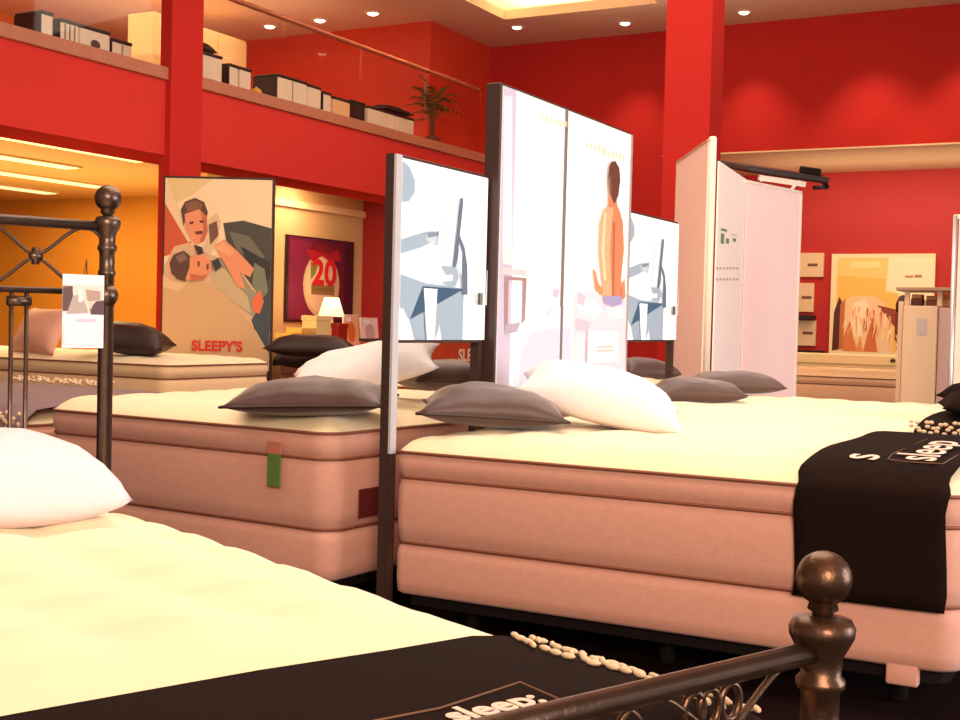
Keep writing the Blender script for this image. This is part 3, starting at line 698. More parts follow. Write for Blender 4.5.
# price card on the head post
tg = thing('photo_card', 'printed price card hanging on the iron headboard', 'card', HP + ax*.03 + Vector((0, 0, 0)), (0, 0, ang))
ca = at(64, 276, 2, 1.26); 
cw, chh = .103, .178
obj('card', rbox(0, .003, -.123, -.123+cw, 1.085, 1.085+chh, .001), mat('lavender_card', (226, 216, 236), .5), tg)
art('photo_print', (.0031, -.123, 1.085+chh), (0, 1, 0), (0, 0, -1), cw, chh, [
    ((240, 236, 244), rect(0, 1, 0, 1)), ((226, 216, 210), rect(.02, .98, .14, .52)), ((120, 100, 108), rect(0, .24, .16, .50)),
    ((96, 72, 74), [(.0, .2), (.22, .16), (.26, .34), (.1, .5), (0, .5)]), ((178, 164, 160), [(.24, .30), (.42, .26), (.55, .4), (.62, .52), (.1, .54)]), ((244, 240, 236), [(.36, .2), (.46, .2), (.48, .36), (.38, .38)]),
    ((90, 66, 72), [(.66, .46), (.80, .36), (1, .34), (1, .54), (.68, .54)]), ((176, 150, 140), [(.55, .2), (.9, .22), (.9, .34), (.6, .36)]),
    ((236, 206, 190), [(.66, .36), (.72, .40), (.68, .48)]), ((210, 198, 222), rect(.34, .80, .60, .64)), ((232, 226, 244), rect(.04, .96, .70, .96))], tg, gap=.0003)
obj('hanger', tube(bmesh.new(), [(0, -.07, 1.262), (-.01, -.06, 1.30), (-.028, -.05, 1.222+.01)], .0015, 5), iron, tg)

# runner on bed A (local frame of the bed)
def local(p): return (Matrix.Translation(HP) @ Matrix.Rotation(ang, 4, 'Z')).inverted() @ Vector(p)
rx0 = local(at(480, 632, 2, TZ+.01)).x
runA = thing('bed_runner', 'dark brown runner with a beaded edge across the foreground bed', 'bed runner', HP, (0, 0, ang), 'black bed runners')
bm = bmesh.new(); prof = []
EDGE = .024
for z in (.52, .58, .63, .665): prof.append((EDGE+.010, z))
for d in (0, .012, .03, .06, .10, .16, .3, .5, .8, 1.1, 1.3, 1.45): prof.append((EDGE+.004-d, crown(d, .67, .05)+.007))
nx = 26; rows = []
for i in range(nx+1):
    x = rx0+(LEN-.05-rx0)*i/nx
    drop = 0 if x < LEN-.10 else 0
    rows.append([bm.verts.new((x+(.004*sin(k*2.1) if i == 0 else 0), y, z + .003*noise.noise(Vector((x*9, y*9, 2))) + .002 - (0 if x < LEN-.12 else (x-LEN+.12)**2*9))) for k, (y, z) in enumerate(prof)])
for a, b in zip(rows, rows[1:]):
    for k in range(len(prof)-1): bm.faces.new((a[k], a[k+1], b[k+1], b[k]))
o = obj('runner_cloth', bm, black_f, runA, True); s_ = o.modifiers.new('thickness', 'SOLIDIFY'); s_.thickness = .003; s_.offset = 0
bmb = bmesh.new(); rnd = random.Random(5)
for r in range(3):
    n = 19
    for k in range(n):
        x = rx0+.0+(LEN-.06-rx0)*(k+.5+rnd.uniform(-.3, .3))/n
        y = EDGE-.040-.030*r+rnd.uniform(-.007, .007)+.012*sin(x*23+r); d = -(y-EDGE)
        if rnd.random() < .12: continue
        ellipsoid(bmb, (x, y, crown(max(d, 0), .67, .05)+.0155), .0115, .0045, .0042, M=Matrix.Rotation(rnd.uniform(-.7, .5), 4, 'Z'), u=8, v=6)
o = obj('bead_trim', bmb, bead_m, runA, True); o['kind'] = 'stuff'
zl = TZ+.012
pl_ = local(at(494, 707, 2, zl))
text('lettering', 'sleep:', .062, (pl_.x, pl_.y, zl), (0, 1, 0), (-1, 0, 0), ltr, runA, bold=.0014, xs=.95)
bm = bmesh.new(); a_ = local(at(520, 682, 2, zl)); b_ = local(at(575, 706, 2, zl)); c_ = local(at(440, 708, 2, zl)); d_ = local(at(368, 722, 2, zl))
tube(bm, [(v.x, v.y, zl) for v in (b_, a_, a_ + (c_-a_)*.5, c_, d_)], .0012, 5)
obj('stitching', bm, thread, runA)
# big white pillow on bed A
pillow('bed_pillow', 'large white pillow at the left edge of the foreground bed', .66, .50, .27, dp(-60, 489, 2.66), (R(0), R(3), ang + pi/2), mat('pale_pink_linen', (230, 214, 222), .8, noise_amt=.05, noise_scale=12, bump=.3, bump_scale=22), 31, pinch=.03, p=3.6, n=28)

# ---------------------------------------------------------------- bed G left of bed C, bed E, H
bedG = bed('low bed with grey lavender blanket seen through the headboard', (-6.22, 3.98, 0), R(-2), 1.78, 1.5, zs=(.14, .36, .58, .66), cr=.06, seed=7, sidem=peach)
tg = thing('bed_runner', 'grey lavender blanket with beaded edges seen through the headboard', 'bed runner', (-6.22, 3.98, 0), (0, 0, R(-2)))
lav = mat('grey_lavender_cloth', (132, 108, 116), .85, noise_amt=.2, noise_scale=20)
bm = bmesh.new(); rows = []
for i in range(9):
    x = 1.80*i/8; rows.append([bm.verts.new((x, y, z)) for y, z in ((-.016, .40), (-.016, .65), (0, .69), (.06, .732), (.2, .746), (.8, .748), (1.2, .746), (1.44, .732), (1.51, .68))])
for a, b in zip(rows, rows[1:]):
    for k in range(8): bm.faces.new((a[k], b[k], b[k+1], a[k+1]))
obj('blanket', bm, lav, tg, True).modifiers.new('thickness', 'SOLIDIFY').thickness = .004
beads(tg, ((.62, -.008, .70), (1.78, -.008, .70)), 5, 34, size=(.014, .010, .012), spread=.035, direction=(0, -.10, -1) , seed=9)
beads(tg, ((.0, 1.36, .755), (.85, 1.36, .755)), 3, 22, size=(.014, .012, .010), spread=.03, direction=(0, 1, .2), seed=10)

bedE = bed('cream bed beyond, in front of the family poster', (-9.6, 6.65, 0), 0, 3.5, 1.18, zs=(.20, .46, .72, .815), cr=.05, seed=8, sidem=mat('cream_damask', (240, 204, 160), .75, noise_amt=.1, noise_scale=20))
pillow('bed_pillow', 'pale pink pillow leaning on the far bed behind the headboard', .62, .42, .18, dp(42, 331, 9.6), (R(60), 0, R(-10)), mat('pink_linen', (236, 176, 152), .8), 40, n=14)
pillow('throw_pillow', 'dark pillow on the far bed just left of the family poster', .60, .42, .30, dp(130, 343, 9.25), (R(4), R(6), R(28)), mat('near_black_satin', (48, 26, 22), .5), 41, group='brown satin pillows', n=14)
# bed H: dark covered bed right of the poster
HX, HY = -6.55, 8.45
bedH = bed('small bed with pinkish side and dark cover right of the family poster', (HX, HY, 0), R(0), 1.0, 1.2, zs=(.18, .44, .70, .80), cr=.05, seed=9, sidem=mat('rose_grey_damask', (170, 110, 100), .75, noise_amt=.2, noise_scale=20))
tg = thing('blanket', 'dark brown blanket covering the small bed right of the family poster', 'blanket', (HX, HY, 0))
bm = bmesh.new(); rows = []
for i in range(13):
    x = -.014+1.03*i/12; h = .008*sin(i*1.7)
    rows.append([bm.verts.new((x, y, z+h)) for y, z in ((-.026, .765), (-.022, .81), (0, .84), (.05, .872), (.2, .885), (.6, .885), (1.0, .885), (1.2, .84))])
for a, b in zip(rows, rows[1:]):
    for k in range(7): bm.faces.new((a[k], b[k], b[k+1], a[k+1]))
obj('blanket_cloth', bm, mat('dark_brown_wool', (50, 26, 24), .9, noise_amt=.3, noise_scale=14), tg, True).modifiers.new('thickness', 'SOLIDIFY').thickness = .01
pillow('throw_pillow', 'near-black pillow lying on the dark covered bed right of the family poster', .74, .44, .24, dp(312, 349, 10.2), (0, 0, R(28)), mat('near_black_satin', (48, 26, 22), .5), 43, group='brown satin pillows', n=14)

# ---------------------------------------------------------------- the family poster
t = thing('poster_stand', 'large framed poster of two people lying together, red lettering below', 'poster')
pa = Vector((-7.42, 7.92, 0)); pb = Vector((-6.58, 8.42, 0)); pa, pb = Vector((-7.37, 7.97, 0)), Vector((-6.575, 8.39, 0))
U = (pb-pa).normalized(); N = Vector((U.y, -U.x, 0)); w = (pb-pa).length; T = Matrix(((U.x, -N.x, 0, pa.x), (U.y, -N.y, 0, pa.y), (0, 0, 1, 0), (0, 0, 0, 1)))
zt_, zb_ = 2.32, .60
obj('frame', B(-.018, w+.018, .0, .05, zb_-.03, zt_+.018, T), dkframe, t)
for x in (0, w-.04): obj('leg', B(x, x+.04, .005, .045, 0, zb_-.03, T), dkframe, t)
P = lambda *p: pxpoly(162, 181, 268, 368, p)
SK = (226, 140, 96); SK2 = (190, 104, 70); HR = (92, 58, 44); BED = (206, 162, 112); GRN = (70, 66, 56)
h = (zt_-.72)
L = [((240, 206, 160), rect(0, 1, 0, 1.08)),
     ((222, 190, 130), P((163, 181), (210, 181), (190, 196), (172, 206))),
     ((202, 86, 48), P((162, 196), (176, 215), (190, 240), (186, 250), (162, 258))),
     ((232, 196, 150), P((162, 182), (170, 200), (184, 226), (192, 240), (186, 244), (172, 222), (162, 206))),
     (GRN, P((220, 224), (240, 221), (268, 228), (268, 330), (250, 300), (225, 250))),
     ((108, 100, 84), P((226, 232), (246, 236), (262, 256), (250, 262), (234, 250))),
     ((48, 44, 40), P((238, 246), (268, 262), (268, 280), (244, 262))),
     ((214, 172, 128), P((162, 268), (172, 248), (186, 244), (204, 254), (232, 262), (262, 300), (268, 368), (162, 368))),
     ((150, 140, 110), P((204, 262), (226, 256), (250, 288), (262, 300), (256, 318), (238, 306), (216, 290))),
     ((196, 168, 124), P((206, 272), (222, 268), (246, 296), (250, 312), (236, 304), (214, 288))),
     ((120, 120, 96), P((252, 262), (262, 268), (266, 290), (258, 300), (250, 282))),
     ((60, 70, 74), P((262, 300), (268, 290), (268, 352), (254, 330), (250, 318))),
     ((224, 108, 62), P((250, 300), (258, 288), (262, 300), (258, 312), (252, 310))),
     # woman above
     (HR, P((178, 212), (182, 204), (192, 200), (201, 204), (205, 214), (203, 222), (196, 214), (184, 218), (181, 228))),
     ((132, 84, 56), P((182, 206), (192, 202), (200, 206), (198, 212), (184, 214))),
     (SK, P((182, 216), (196, 211), (204, 218), (206, 230), (202, 242), (194, 246), (188, 240), (183, 230))),
     (SK2, P((198, 214), (204, 218), (206, 230), (202, 242), (197, 244), (201, 230))),
     ((110, 50, 40), P((192, 233), (200, 232), (200, 235), (194, 236))), ((76, 44, 38), P((187, 224), (191, 223), (191, 225), (187, 226))), ((76, 44, 38), P((197, 222), (201, 222), (201, 224), (197, 224))),
     ((214, 180, 134), P((204, 222), (214, 214), (218, 222), (216, 240), (208, 256), (200, 252), (206, 238))),
     ((116, 74, 58), P((206, 226), (214, 222), (216, 236), (208, 246))),
     (SK, P((212, 246), (222, 240), (236, 252), (246, 262), (252, 268), (248, 276), (238, 272), (244, 288), (236, 286), (222, 262))),
     ((240, 160, 112), P((213, 248), (221, 243), (232, 252), (228, 256), (218, 252))),
     # man below
     (HR, P((168, 264), (172, 256), (182, 252), (190, 258), (190, 272), (184, 282), (176, 280), (170, 274))),
     ((130, 96, 84), P((174, 258), (182, 254), (186, 260), (178, 264))),
     (SK, P((188, 258), (198, 254), (208, 260), (210, 270), (204, 278), (192, 281), (184, 280), (188, 268))),
     (SK2, P((188, 274), (200, 276), (206, 274), (202, 280), (190, 282))),
     ((96, 52, 40), P((196, 262), (198, 262), (198, 267), (196, 267))), ((120, 56, 44), P((205, 264), (207, 264), (207, 270), (205, 270))),
     ((60, 50, 44), P((210, 262), (216, 258), (220, 266), (214, 272))),
     ((60, 42, 40), P((192, 246), (200, 248), (202, 254), (196, 256))),
     # pale sheet
     (BED, P((162, 276), (170, 282), (186, 284), (204, 283), (222, 292), (238, 308), (256, 330), (268, 350), (268, 368), (162, 368))),
     ((222, 182, 132), P((162, 276), (170, 282), (186, 284), (178, 292), (162, 288)))]
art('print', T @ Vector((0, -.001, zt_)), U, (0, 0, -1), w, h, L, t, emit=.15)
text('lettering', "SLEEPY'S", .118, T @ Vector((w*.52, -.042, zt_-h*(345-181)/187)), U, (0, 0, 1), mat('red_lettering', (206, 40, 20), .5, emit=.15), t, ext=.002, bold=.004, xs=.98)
obj('base_panel', B(0, w, -.012, 0, zb_-.03, zt_-h-.0, T), dkframe, t)

# ---------------------------------------------------------------- framed 20 poster, desk and things on it
t = thing('framed_poster', 'purple poster with an oval and a red number 20 on the beige wall', 'poster', (-8.99, 0, 0))
a = at(288, 236, 0, -8.97); b = at(351, 322, 0, -8.97)
obj('frame', rbox(-.008, .03, a.y-.02, b.y+.02, 1.15-.02, a.z+.02, .004), mat('dark_purple_frame', (46, 16, 24), .4), t)
PH = a.z-1.15
L = [((98, 22, 48), rect(0, 1, 0, 1)), ((120, 28, 60), rect(.02, .35, .04, .98)), ((72, 14, 36), rect(.86, 1, 0, 1)), ((214, 172, 128), oval(.5, .56, .28, .40, 24)), ((226, 190, 150), oval(.47, .56, .22, .34, 24)),
     ((170, 26, 36), [(.25, .14), (.75, .10), (.80, .24), (.62, .26), (.5, .2), (.34, .28)]), ((150, 110, 60), rect(.34, .70, .56, .68)), ((120, 130, 60), [(.32, .28), (.44, .3), (.40, .42), (.33, .5)]), ((120, 100, 50), rect(.36, .68, .60, .63)),
     ((120, 20, 30), [(.3, .1), (.5, .06), (.72, .12), (.6, .16), (.4, .14)])]
art('print', (.0305, a.y, a.z), (0, 1, 0), (0, 0, -1), b.y-a.y, PH, L, t, gap=.001)
text('lettering', '20', .42, (.045, (a.y+b.y)/2+.04, a.z-PH*.42), (0, 1, 0), (0, 0, 1), mat('red_numeral', (206, 28, 36), .5), t, bold=.012, xs=1.2)

dk = thing('desk', 'orange-brown wooden desk below the framed poster', 'desk', (-8.55, 11.1, 0))
wood = mat('orange_wood', (196, 84, 30), .45, noise_amt=.3, noise_scale=5)
DZ = .86
obj('desktop', rbox(-.35, .35, -.1, 1.75, DZ-.04, DZ, .006), wood, dk)
obj('front_panel', B(.28, .32, -.05, 1.7, .05, DZ-.04), wood, dk)
for y in (-.05, 1.66):
    for x in (-.3, .3): obj('leg', B(x-.025, x+.025, y-.025, y+.025, 0, DZ-.041), wood, dk)
def on_desk(px, x=-8.45): return at(px, 330, 0, x).y
ly = on_desk(331)
t = thing('table_lamp', 'table lamp with glowing cream shade on the desk', 'lamp', (-8.45, ly, DZ))
obj('lamp_base', lathe(bmesh.new(), [(.07, 0), (.07, .015), (.03, .03), (.05, .10), (.055, .16), (.03, .24), (.02, .30), (.012, .42), (.012, .5)], 18), mat('cream_ceramic', (230, 196, 150), .4), t, True)
bm = bmesh.new(); seg = 24
r0 = [bm.verts.new((.155*cos(2*pi*k/seg), .155*sin(2*pi*k/seg), .34)) for k in range(seg)]; r1 = [bm.verts.new((.085*cos(2*pi*k/seg), .085*sin(2*pi*k/seg), .56)) for k in range(seg)]
for k in range(seg): bm.faces.new((r0[k], r0[(k+1) % seg], r1[(k+1) % seg], r1[k]))
o = obj('lamp_shade', bm, mat('glowing_shade', (255, 240, 200), .7, emit=.9), t, True); o.modifiers.new('thickness', 'SOLIDIFY').thickness = .003
light('POINT', 'table_lamp_bulb', (-8.45, ly, DZ+.63), (0, 0, 0), 6, (1, .78, .45), .04)
def carton(px0, px1, hgt, label, m, x=-8.42, dpt=.2, cat='box', name='carton'):
    y0, y1 = on_desk(px0, x), on_desk(px1, x)
    t = thing(name, label, cat, (x, (y0+y1)/2, DZ)); hw = (y1-y0)/2
    obj('body', rbox(-dpt/2, dpt/2, -hw, hw, 0, hgt, .008), m, t)
    obj('lid', rbox(-dpt/2-.008, dpt/2+.008, -hw-.006, hw+.006, hgt-.05, hgt+.006, .004), m, t)
yel = mat('yellow_card', (244, 196, 96), .6, noise_amt=.2, noise_scale=9)
carton(309, 324, .34, 'pale cream box just left of the table lamp', mat('cream_card', (246, 224, 160), .6))
carton(294, 308, .20, 'low yellow box left of the cream box on the desk', yel)
carton(283, 293, .14, 'smallest yellow box at the left end of the desk', yel)
carton(335, 344, .26, 'red box just right of the table lamp', mat('red_card', (170, 22, 16), .5), dpt=.10, x=-8.27)
def frame_card(px0, px1, z1, label, bgc, fig, x=-8.35):
    y0, y1 = on_desk(px0, x), on_desk(px1, x); w = y1-y0
    t = thing('picture_frame', label, 'picture frame', (x, (y0+y1)/2, DZ), (0, R(-6), 0))
    obj('frame', rbox(-.012, .01, -w/2, w/2, 0, z1, .003), mat('frame_pale', (236, 206, 190), .5), t)
    art('print', (.0102, -w/2+.012, z1-.012), (0, 1, 0), (0, 0, -1), w-.024, z1-.024, [(bgc, rect(0, 1, 0, 1)), (fig, oval(.5, .55, .3, .35)), ((250, 236, 230), rect(.1, .5, .05, .2))], t, gap=.001)
frame_card(345, 359, .37, 'orange picture in a pale frame, middle of the desk', (240, 176, 140), (222, 110, 40))
frame_card(362, 379, .34, 'pinkish white picture in a frame at the right end of the desk', (240, 214, 214), (206, 170, 176))
# red sign seen below the first small light box
t = thing('counter_sign', 'orange-red panel with white letters below the desk scene light box', 'sign')
sx = -5.42; a = at(432, 341, 0, sx); b = at(484, 366, 0, sx)
obj('sign_board', rbox(sx-.06, sx, a.y-1.0, b.y+.1, .60, a.z, .01), mat('orange_red_laminate', (196, 66, 34), .5, noise_amt=.2, noise_scale=3), t)
for y in (a.y-.9, b.y): obj('leg', B(sx-.05, sx-.01, y-.03, y+.03, 0, .60), dkframe, t)
obj('top_edge', B(sx-.07, sx+.01, a.y-1.0, b.y+.1, a.z, a.z+.02), dkframe, t)
q = at(459, 356, 0, sx)
text('lettering', "SLEEPY'S", .15, (sx+.006, q.y-.02, q.z), (0, 1, 0), (0, 0, 1), mat('white_lettering', (250, 222, 200), .5), t, bold=.004, align='LEFT', xs=1.1)

# ---------------------------------------------------------------- pink translucent panels
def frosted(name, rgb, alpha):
    return mat(name, rgb, .35, alpha=alpha, emit=.16)  # faint emission added so the translucent panels look brighter
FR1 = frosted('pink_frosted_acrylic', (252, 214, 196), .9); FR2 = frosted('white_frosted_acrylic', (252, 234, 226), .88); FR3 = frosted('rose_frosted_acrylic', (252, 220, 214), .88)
pf = mat('cream_frame_metal', (250, 236, 216), .4)
t = thing('screen_divider', 'pink frosted folding divider with cream frames and a small green square emblem', 'divider')
def vpanel(p, q, z0, zp, zq, th, m, name, frame=None, fw=.02, sides=(1, 1, 1)):
    """upright panel from p to q with top heights zp, zq; its own frame as children"""
    p = Vector((p[0], p[1], 0)); q = Vector((q[0], q[1], 0)); u = (q-p).normalized(); n = Vector((u.y, -u.x, 0)); w = (q-p).length
    bm = bmesh.new(); M = Matrix(((u.x, n.x, 0, p.x), (u.y, n.y, 0, p.y), (0, 0, 1, 0), (0, 0, 0, 1)))
    def hexa(x0, x1, y0, y1, za0, za1, zb0, zb1):
        vs = [bm.verts.new(M @ Vector(v)) for v in ((x0,y0,za0),(x1,y0,zb0),(x1,y1,zb0),(x0,y1,za0),(x0,y0,za1),(x1,y0,zb1),(x1,y1,zb1),(x0,y1,za1))]
        for f in ((3,2,1,0),(4,5,6,7),(0,1,5,4),(1,2,6,5),(2,3,7,6),(3,0,4,7)): bm.faces.new([vs[i] for i in f])
    hexa(0, w, -th/2, th/2, z0, zp, z0, zq)
    o = obj(name, bm, m, t)
    if frame:
        bm = bmesh.new(); e = fw
        if sides[0]: hexa(-e, 0, -th, th, 0, zp+.01, 0, zp+.01)
        if sides[1]: hexa(w, w+e, -th, th, 0, zq+.01, 0, zq+.01)
        if sides[2]: hexa(-e, w+e, -th, th, zp, zp+e, zq, zq+e)
        obj('panel_frame', bm, frame, o)
    return o, M, w
p0 = at(678, 163, 2, 2.40); p1 = at(709, 141, 2, 2.40)
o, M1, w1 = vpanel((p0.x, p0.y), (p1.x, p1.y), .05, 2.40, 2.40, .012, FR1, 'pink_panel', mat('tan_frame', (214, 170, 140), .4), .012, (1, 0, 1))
obj('corner_post', lathe(bmesh.new(), [(.024, 0), (.026, 2.42), (.02, 2.43)], 14, (p1.x+.02, p1.y+.02, 0)), pf, t, True)
p2 = Vector((p1.x+.06, p1.y+.03, 0)); 
P2b = at(745, 182, 2, 2.20); P2c = at(800, 193, 2, 2.20)
print('panel pts', p0, p1, P2b, P2c)
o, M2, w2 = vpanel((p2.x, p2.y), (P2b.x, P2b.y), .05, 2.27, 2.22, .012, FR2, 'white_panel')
# emblem and two lines of text on it
e1 = at(722, 229, 1, p2.y+.08); 
UU = (Vector((P2b.x, P2b.y, 0))-p2).normalized(); NN = Vector((UU.y, -UU.x, 0))
def onp(px, py):
    d = CM.to_3x3() @ Vector(((px-480)/F_PX, -(py-360)/F_PX, -1)); oo = Vector((0, 0, CAM_H)); pp = p2 + NN*.008
    return oo + d*((pp-oo).dot(NN)/d.dot(NN))
bm = bmesh.new(); mi = 0
def decal(bm, x0, y0, x1, y1):
    a = onp(x0, y0); b = onp(x1, y1); A2 = Vector((b.x, b.y, a.z)); vs = [bm.verts.new(v) for v in (a, A2, b, Vector((a.x, a.y, b.z)))]; bm.faces.new(vs)
decal(bm, 721, 228, 727, 232); decal(bm, 721, 233, 724, 244); decal(bm, 726, 238, 729, 244); decal(bm, 731, 234, 737, 236); decal(bm, 733, 238, 736, 242)
obj('emblem', bm, mat('green_emblem', (122, 150, 110), .5), o)
bm = bmesh.new()
for yy in (267, 278):
    for k in range(7): decal(bm, 716+k*3.4, yy, 716+k*3.4+2.2, yy+2.6)
obj('text_line', bm, mat('pale_rose_ink', (216, 178, 176), .6), o)
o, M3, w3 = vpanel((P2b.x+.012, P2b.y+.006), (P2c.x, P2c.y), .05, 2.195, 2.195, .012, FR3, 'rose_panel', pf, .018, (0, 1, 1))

# TV above the divider
t = thing('television', 'flat dark television tilted on a bracket above the pink divider', 'television')
a = at(748, 171, 2, 2.335); b = at(830, 178, 2, 2.335); mid = (a+b)/2; u = (b-a); tw = u.length; u.normalize()
vd = Vector((mid.x, mid.y, 0)).normalized()
M = Matrix.Translation(mid) @ Matrix.Rotation(math.atan2(u.y, u.x), 4, 'Z') @ Matrix.Rotation(R(12), 4, 'X') @ Matrix.Rotation(R(3), 4, 'Y')
scr = mat('dark_brown_plastic', (54, 34, 32), .35, noise_amt=.2, noise_scale=6)
bm = rbox(-tw/2, tw/2, 0, .46, -.022, .022, .01); bmesh.ops.transform(bm, matrix=M, verts=bm.verts); obj('screen_body', bm, scr, t)
bm = rbox(-tw/2+.03, tw/2-.02, .03, .42, -.03, -.022, .003); bmesh.ops.transform(bm, matrix=M, verts=bm.verts); obj('screen', bm, mat('screen_glass', (20, 14, 16), .15), t)
bm = rbox(tw/2-.18, tw/2-.05, .05, .16, .022, .075, .01); bmesh.ops.transform(bm, matrix=M, verts=bm.verts); obj('mount_plate', bm, black_m, t)
bm = bmesh.new(); e0 = M @ Vector((tw/2-.1, .1, .06)); e1 = M @ Vector((tw/2+.09, .12, -.055)); 
tube(bm, [e0, (e0+e1)/2+Vector((0, 0, .02)), e1], .018, 8); tube(bm, [e1, e1+Vector((-.1, -.05, -.005))], .016, 8)
obj('bracket_arm', bm, scr, t, True)
q = Vector((P2c.x, P2c.y, 0))
bm = bmesh.new(); tube(bm, [M @ Vector((tw*.18, .05, -.03)), Vector((P2c.x-.06, P2c.y-.04, 2.215))], .012, 8); tube(bm, [M @ Vector((-tw*.30, .05, -.03)), M @ Vector((-tw*.30, .05, -.06)), Vector((P2b.x+.10, P2b.y+.05, 2.215))], .010, 8)
box(bm, -tw*.34, tw*.22, .0, .03, -.075, -.035, M)
obj('support_bracket', bm, mat('white_metal', (236, 222, 206), .4), t)

# ---------------------------------------------------------------- alcove at the far right
t = thing('framed_picture', 'golden textured picture in a cream frame on the red alcove wall', 'picture', (0, 17.78, 0))
a = at(832, 254, 1, 17.74); b = at(932, 358, 1, 17.74)
obj('frame', rbox(a.x, b.x, -.04, .015, b.z, a.z, .008), mat('cream_frame', (246, 216, 160), .5), t)
P = lambda *p: pxpoly(832, 254, 932, 358, p)
L = [((248, 218, 160), rect(0, 1, 0, 1)), ((246, 186, 84), P((838, 258), (898, 258), (898, 354), (838, 354))),
     ((250, 200, 110), P((838, 258), (898, 258), (890, 280), (838, 276))), ((252, 214, 140), P((850, 262), (880, 262), (880, 268), (850, 268))),
     ((252, 226, 176), P((888, 258), (930, 258), (930, 300), (886, 292))),
     ((244, 196, 140), P((845, 304), (852, 298), (864, 296), (878, 298), (888, 308), (894, 330), (894, 354), (842, 354))),
     ((252, 220, 170), P((855, 304), (866, 300), (872, 312), (868, 336), (858, 340), (852, 326))),
     ((222, 120, 60), P((846, 340), (852, 322), (856, 336), (860, 354), (846, 354))), ((214, 110, 50), P((866, 354), (870, 334), (874, 320), (878, 342), (880, 354))), ((236, 140, 70), P((858, 354), (863, 338), (866, 354))),
     ((90, 30, 20), P((836, 314), (841, 298), (844, 304), (842, 352), (835, 354))), ((196, 110, 50), P((842, 306), (847, 300), (846, 352), (842, 352))),
     ((150, 60, 34), P((878, 306), (896, 310), (903, 318), (901, 340), (896, 328), (888, 318))), ((110, 40, 30), P((896, 314), (903, 318), (902, 352), (896, 340))),
     ((176, 132, 96), P((904, 276), (912, 276), (912, 278), (904, 278))), ((176, 132, 96), P((913, 275), (920, 275), (920, 278), (913, 278)))]
rg = random.Random(21)
for k in range(46):
    x = rg.uniform(846, 893); top = 300 + abs(x-868)*.35 + rg.uniform(2, 30); ln = rg.uniform(8, 26); c3 = rg.choice([(252, 226, 178), (232, 160, 96), (214, 116, 60), (250, 210, 150), (200, 92, 44)])
    L.append((c3, P((x, top), (x+rg.uniform(.8, 1.8), top+1), (x+rg.uniform(-3, 3), min(354, top+ln)))))
for k in range(10):
    x = rg.uniform(897, 903); y = rg.uniform(316, 348); L.append((rg.choice([(220, 130, 80), (90, 30, 24), (240, 190, 120)]), P((x, y), (x+1.6, y+1), (x+.6, y+5))))
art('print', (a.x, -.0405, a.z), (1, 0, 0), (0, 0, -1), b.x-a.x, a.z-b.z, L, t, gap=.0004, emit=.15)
def sign(px0, px1, py0, py1, label, ink=True):
    a = at(px0, py0, 1, 17.74); b = at(px1, py1, 1, 17.74)
    t = thing('wall_sign', label, 'sign', (0, 17.78, 0), group='small cream signs on the red alcove wall')
    obj('board', rbox(a.x, b.x, -.04, .015, b.z, a.z, .005), mat('cream_sign', (246, 210, 160), .5), t)
    cx, cz = a.x+(b.x-a.x)*.62, (a.z+b.z)/2
    obj('ink_mark', B(cx-.05, cx+.09, -.043, -.041, cz-.02, cz+.02), mat('brown_ink', (120, 84, 60), .6), t)
sign(792, 823, 253, 277, 'widest and topmost cream sign left of the golden picture'); sign(792, 813, 283, 312, 'middle cream sign left of the golden picture'); sign(792, 815, 320, 346, 'lowest cream sign left of the golden picture')
t = thing('shelf', 'dark shelf between the two lower cream signs', 'shelf', (0, 17.6, 0)); a = at(797, 315, 1, 17.6); obj('board', B(a.x-.3, a.x+.22, 0, .19, a.z-.06, a.z), bag_k, t); obj('bracket', B(a.x-.1, a.x-.07, .1, .19, a.z-.14, a.z-.06), bag_k, t)
t = thing('shelf', 'dark shelf under the lowest cream sign', 'shelf', (0, 17.6, 0)); a = at(797, 350, 1, 17.6); obj('board', B(a.x-.3, a.x+.35, 0, .19, a.z-.06, a.z), bag_k, t); obj('bracket', B(a.x-.1, a.x-.07, .1, .19, a.z-.14, a.z-.06), bag_k, t)
# tan far bed and cream bolster
tanf = mat('tan_damask', (232, 176, 132), .75, noise_amt=.1, noise_scale=12)
bedJ = bed('tan bed in front of the golden picture', (-4.2, 13.2, 0), 0, 3.0, 1.7, zs=(.16, .40, .62, .70), cr=.05, seed=12, sidem=tanf, topm=mat('tan_top', (244, 206, 156), .8))
t = thing('headboard_bench', 'long cream bench with a small dark knob below the golden picture', 'bench', (-3.4, 15.6, 0))
obj('bench_top', rbox(-.75, 1.35, -.2, .2, .78, .90, .01), mat('cream_laminate', (250, 220, 160), .5), t); obj('bench_body', B(-.72, 1.32, -.17, .18, .05, .78), mat('cream_laminate', (250, 220, 160)), t)
k_ = at(892, 367, 1, 15.35); obj('knob', lathe(bmesh.new(), [(.001, 0), (.03, .01), (.03, .03), (.01, .05)], 12, (k_.x+3.4, -.215, .82)), bag_k, t)
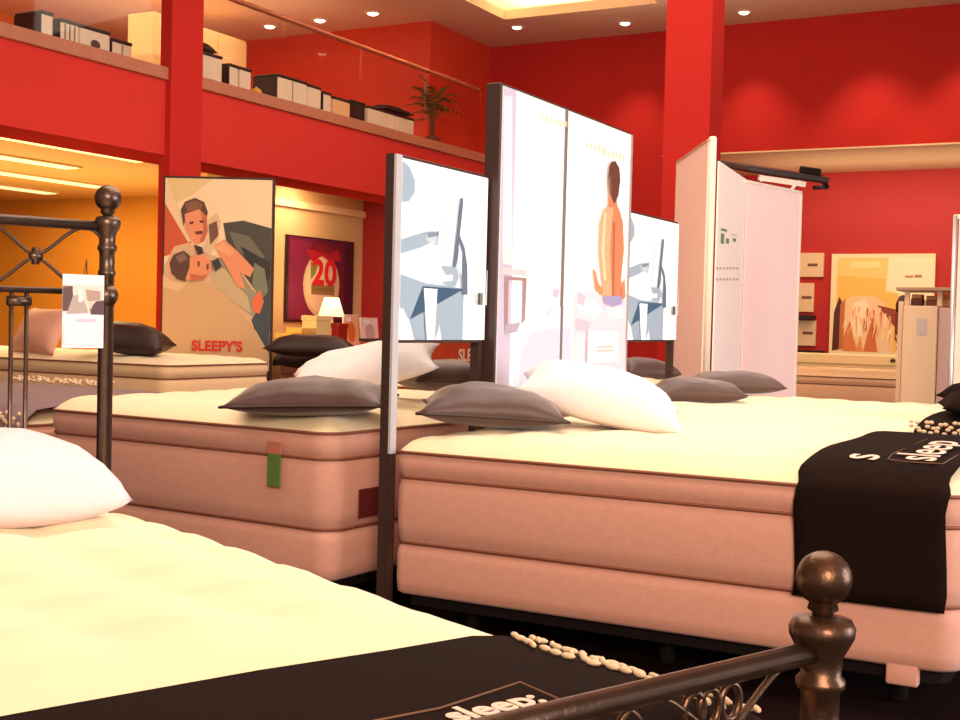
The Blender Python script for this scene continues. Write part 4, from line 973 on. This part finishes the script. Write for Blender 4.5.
# display stand with samples
a = at(903, 310, 1, 9.3); b = at(958, 310, 1, 9.3)
t = thing('display_stand', 'pale cabinet pedestal with a flat top holding samples', 'stand', (a.x, 9.3, 0))
wst = b.x-a.x; bei = mat('pale_beige_laminate', (228, 190, 150), .5, noise_amt=.08, noise_scale=4)
obj('body', rbox(0, wst*.62, 0, .40, 0, 1.37, .008), bei, t); obj('side_body', rbox(wst*.63, wst*.98, .05, .38, 0, 1.36, .008), mat('pale_rose_laminate', (206, 166, 150), .5), t)
obj('leg_post', B(-.035, -.005, .02, .06, 0, 1.40), bei, t)
obj('stand_top', rbox(-.05, wst+.05, -.02, .42, 1.475, 1.50, .006), mat('brown_laminate', (170, 130, 100), .4), t)
for x in (0, wst*.6, wst*.95): obj('spacer', B(x, x+.03, .05, .09, 1.37, 1.475), bei, t)
obj('label_plate', B(wst*.28, wst*.45, -.004, -.001, 1.16, 1.28), mat('grey_plate', (196, 176, 164), .5), t)
for k, (x, rgb, lb) in enumerate(((.03, (110, 60, 40), 'dark brown sample block under the stand top, on the left'), (.13, (150, 96, 66), 'mid brown sample block under the stand top, in the middle'), (.24, (222, 170, 110), 'pale tan sample block under the stand top, on the right'))):
    s = thing('sample_block', lb, 'sample', (a.x+x, 9.42, 1.37)); obj('block', rbox(0, .08, 0, .12, .0, .055-.01*(k % 2), .008), mat('sample_%d' % k, rgb, .6, noise_amt=.3, noise_scale=30), s)
    obj('block_cap', rbox(.005, .075, .005, .115, .055-.01*(k % 2), .085-.01*(k % 2), .006), mat('sample_cap', (200, 140, 90), .6), s)
sp = thing('toy_figure', 'small dark ornament left of the display stand top', 'ornament', at(903, 300, 1, 10.2)*1.0)
sp.location.z = 0; 
obj('ornament_head', lathe(bmesh.new(), [(.01, 1.30), (.05, 1.34), (.055, 1.40), (.03, 1.46), (.005, 1.47)], 12), mat('dark_ornament', (70, 30, 24), .5), sp, True)
obj('ornament_pole', lathe(bmesh.new(), [(.09, 0), (.09, .02), (.012, .03), (.012, 1.31)], 12), mat('dark_ornament', (70, 30, 24)), sp, True)
# pink panel and post at the right edge
a = at(955, 240, 1, 7.9)
t = thing('screen_divider', 'narrow pink framed panel at the right edge behind the display stand', 'divider', (a.x, 7.9, 0))
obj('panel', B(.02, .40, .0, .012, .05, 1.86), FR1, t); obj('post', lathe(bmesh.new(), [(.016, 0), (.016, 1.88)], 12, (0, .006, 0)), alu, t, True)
obj('top_frame', B(-.01, .42, -.004, .016, 1.86, 1.885), pf, t)

bpy.context.view_layer.update()
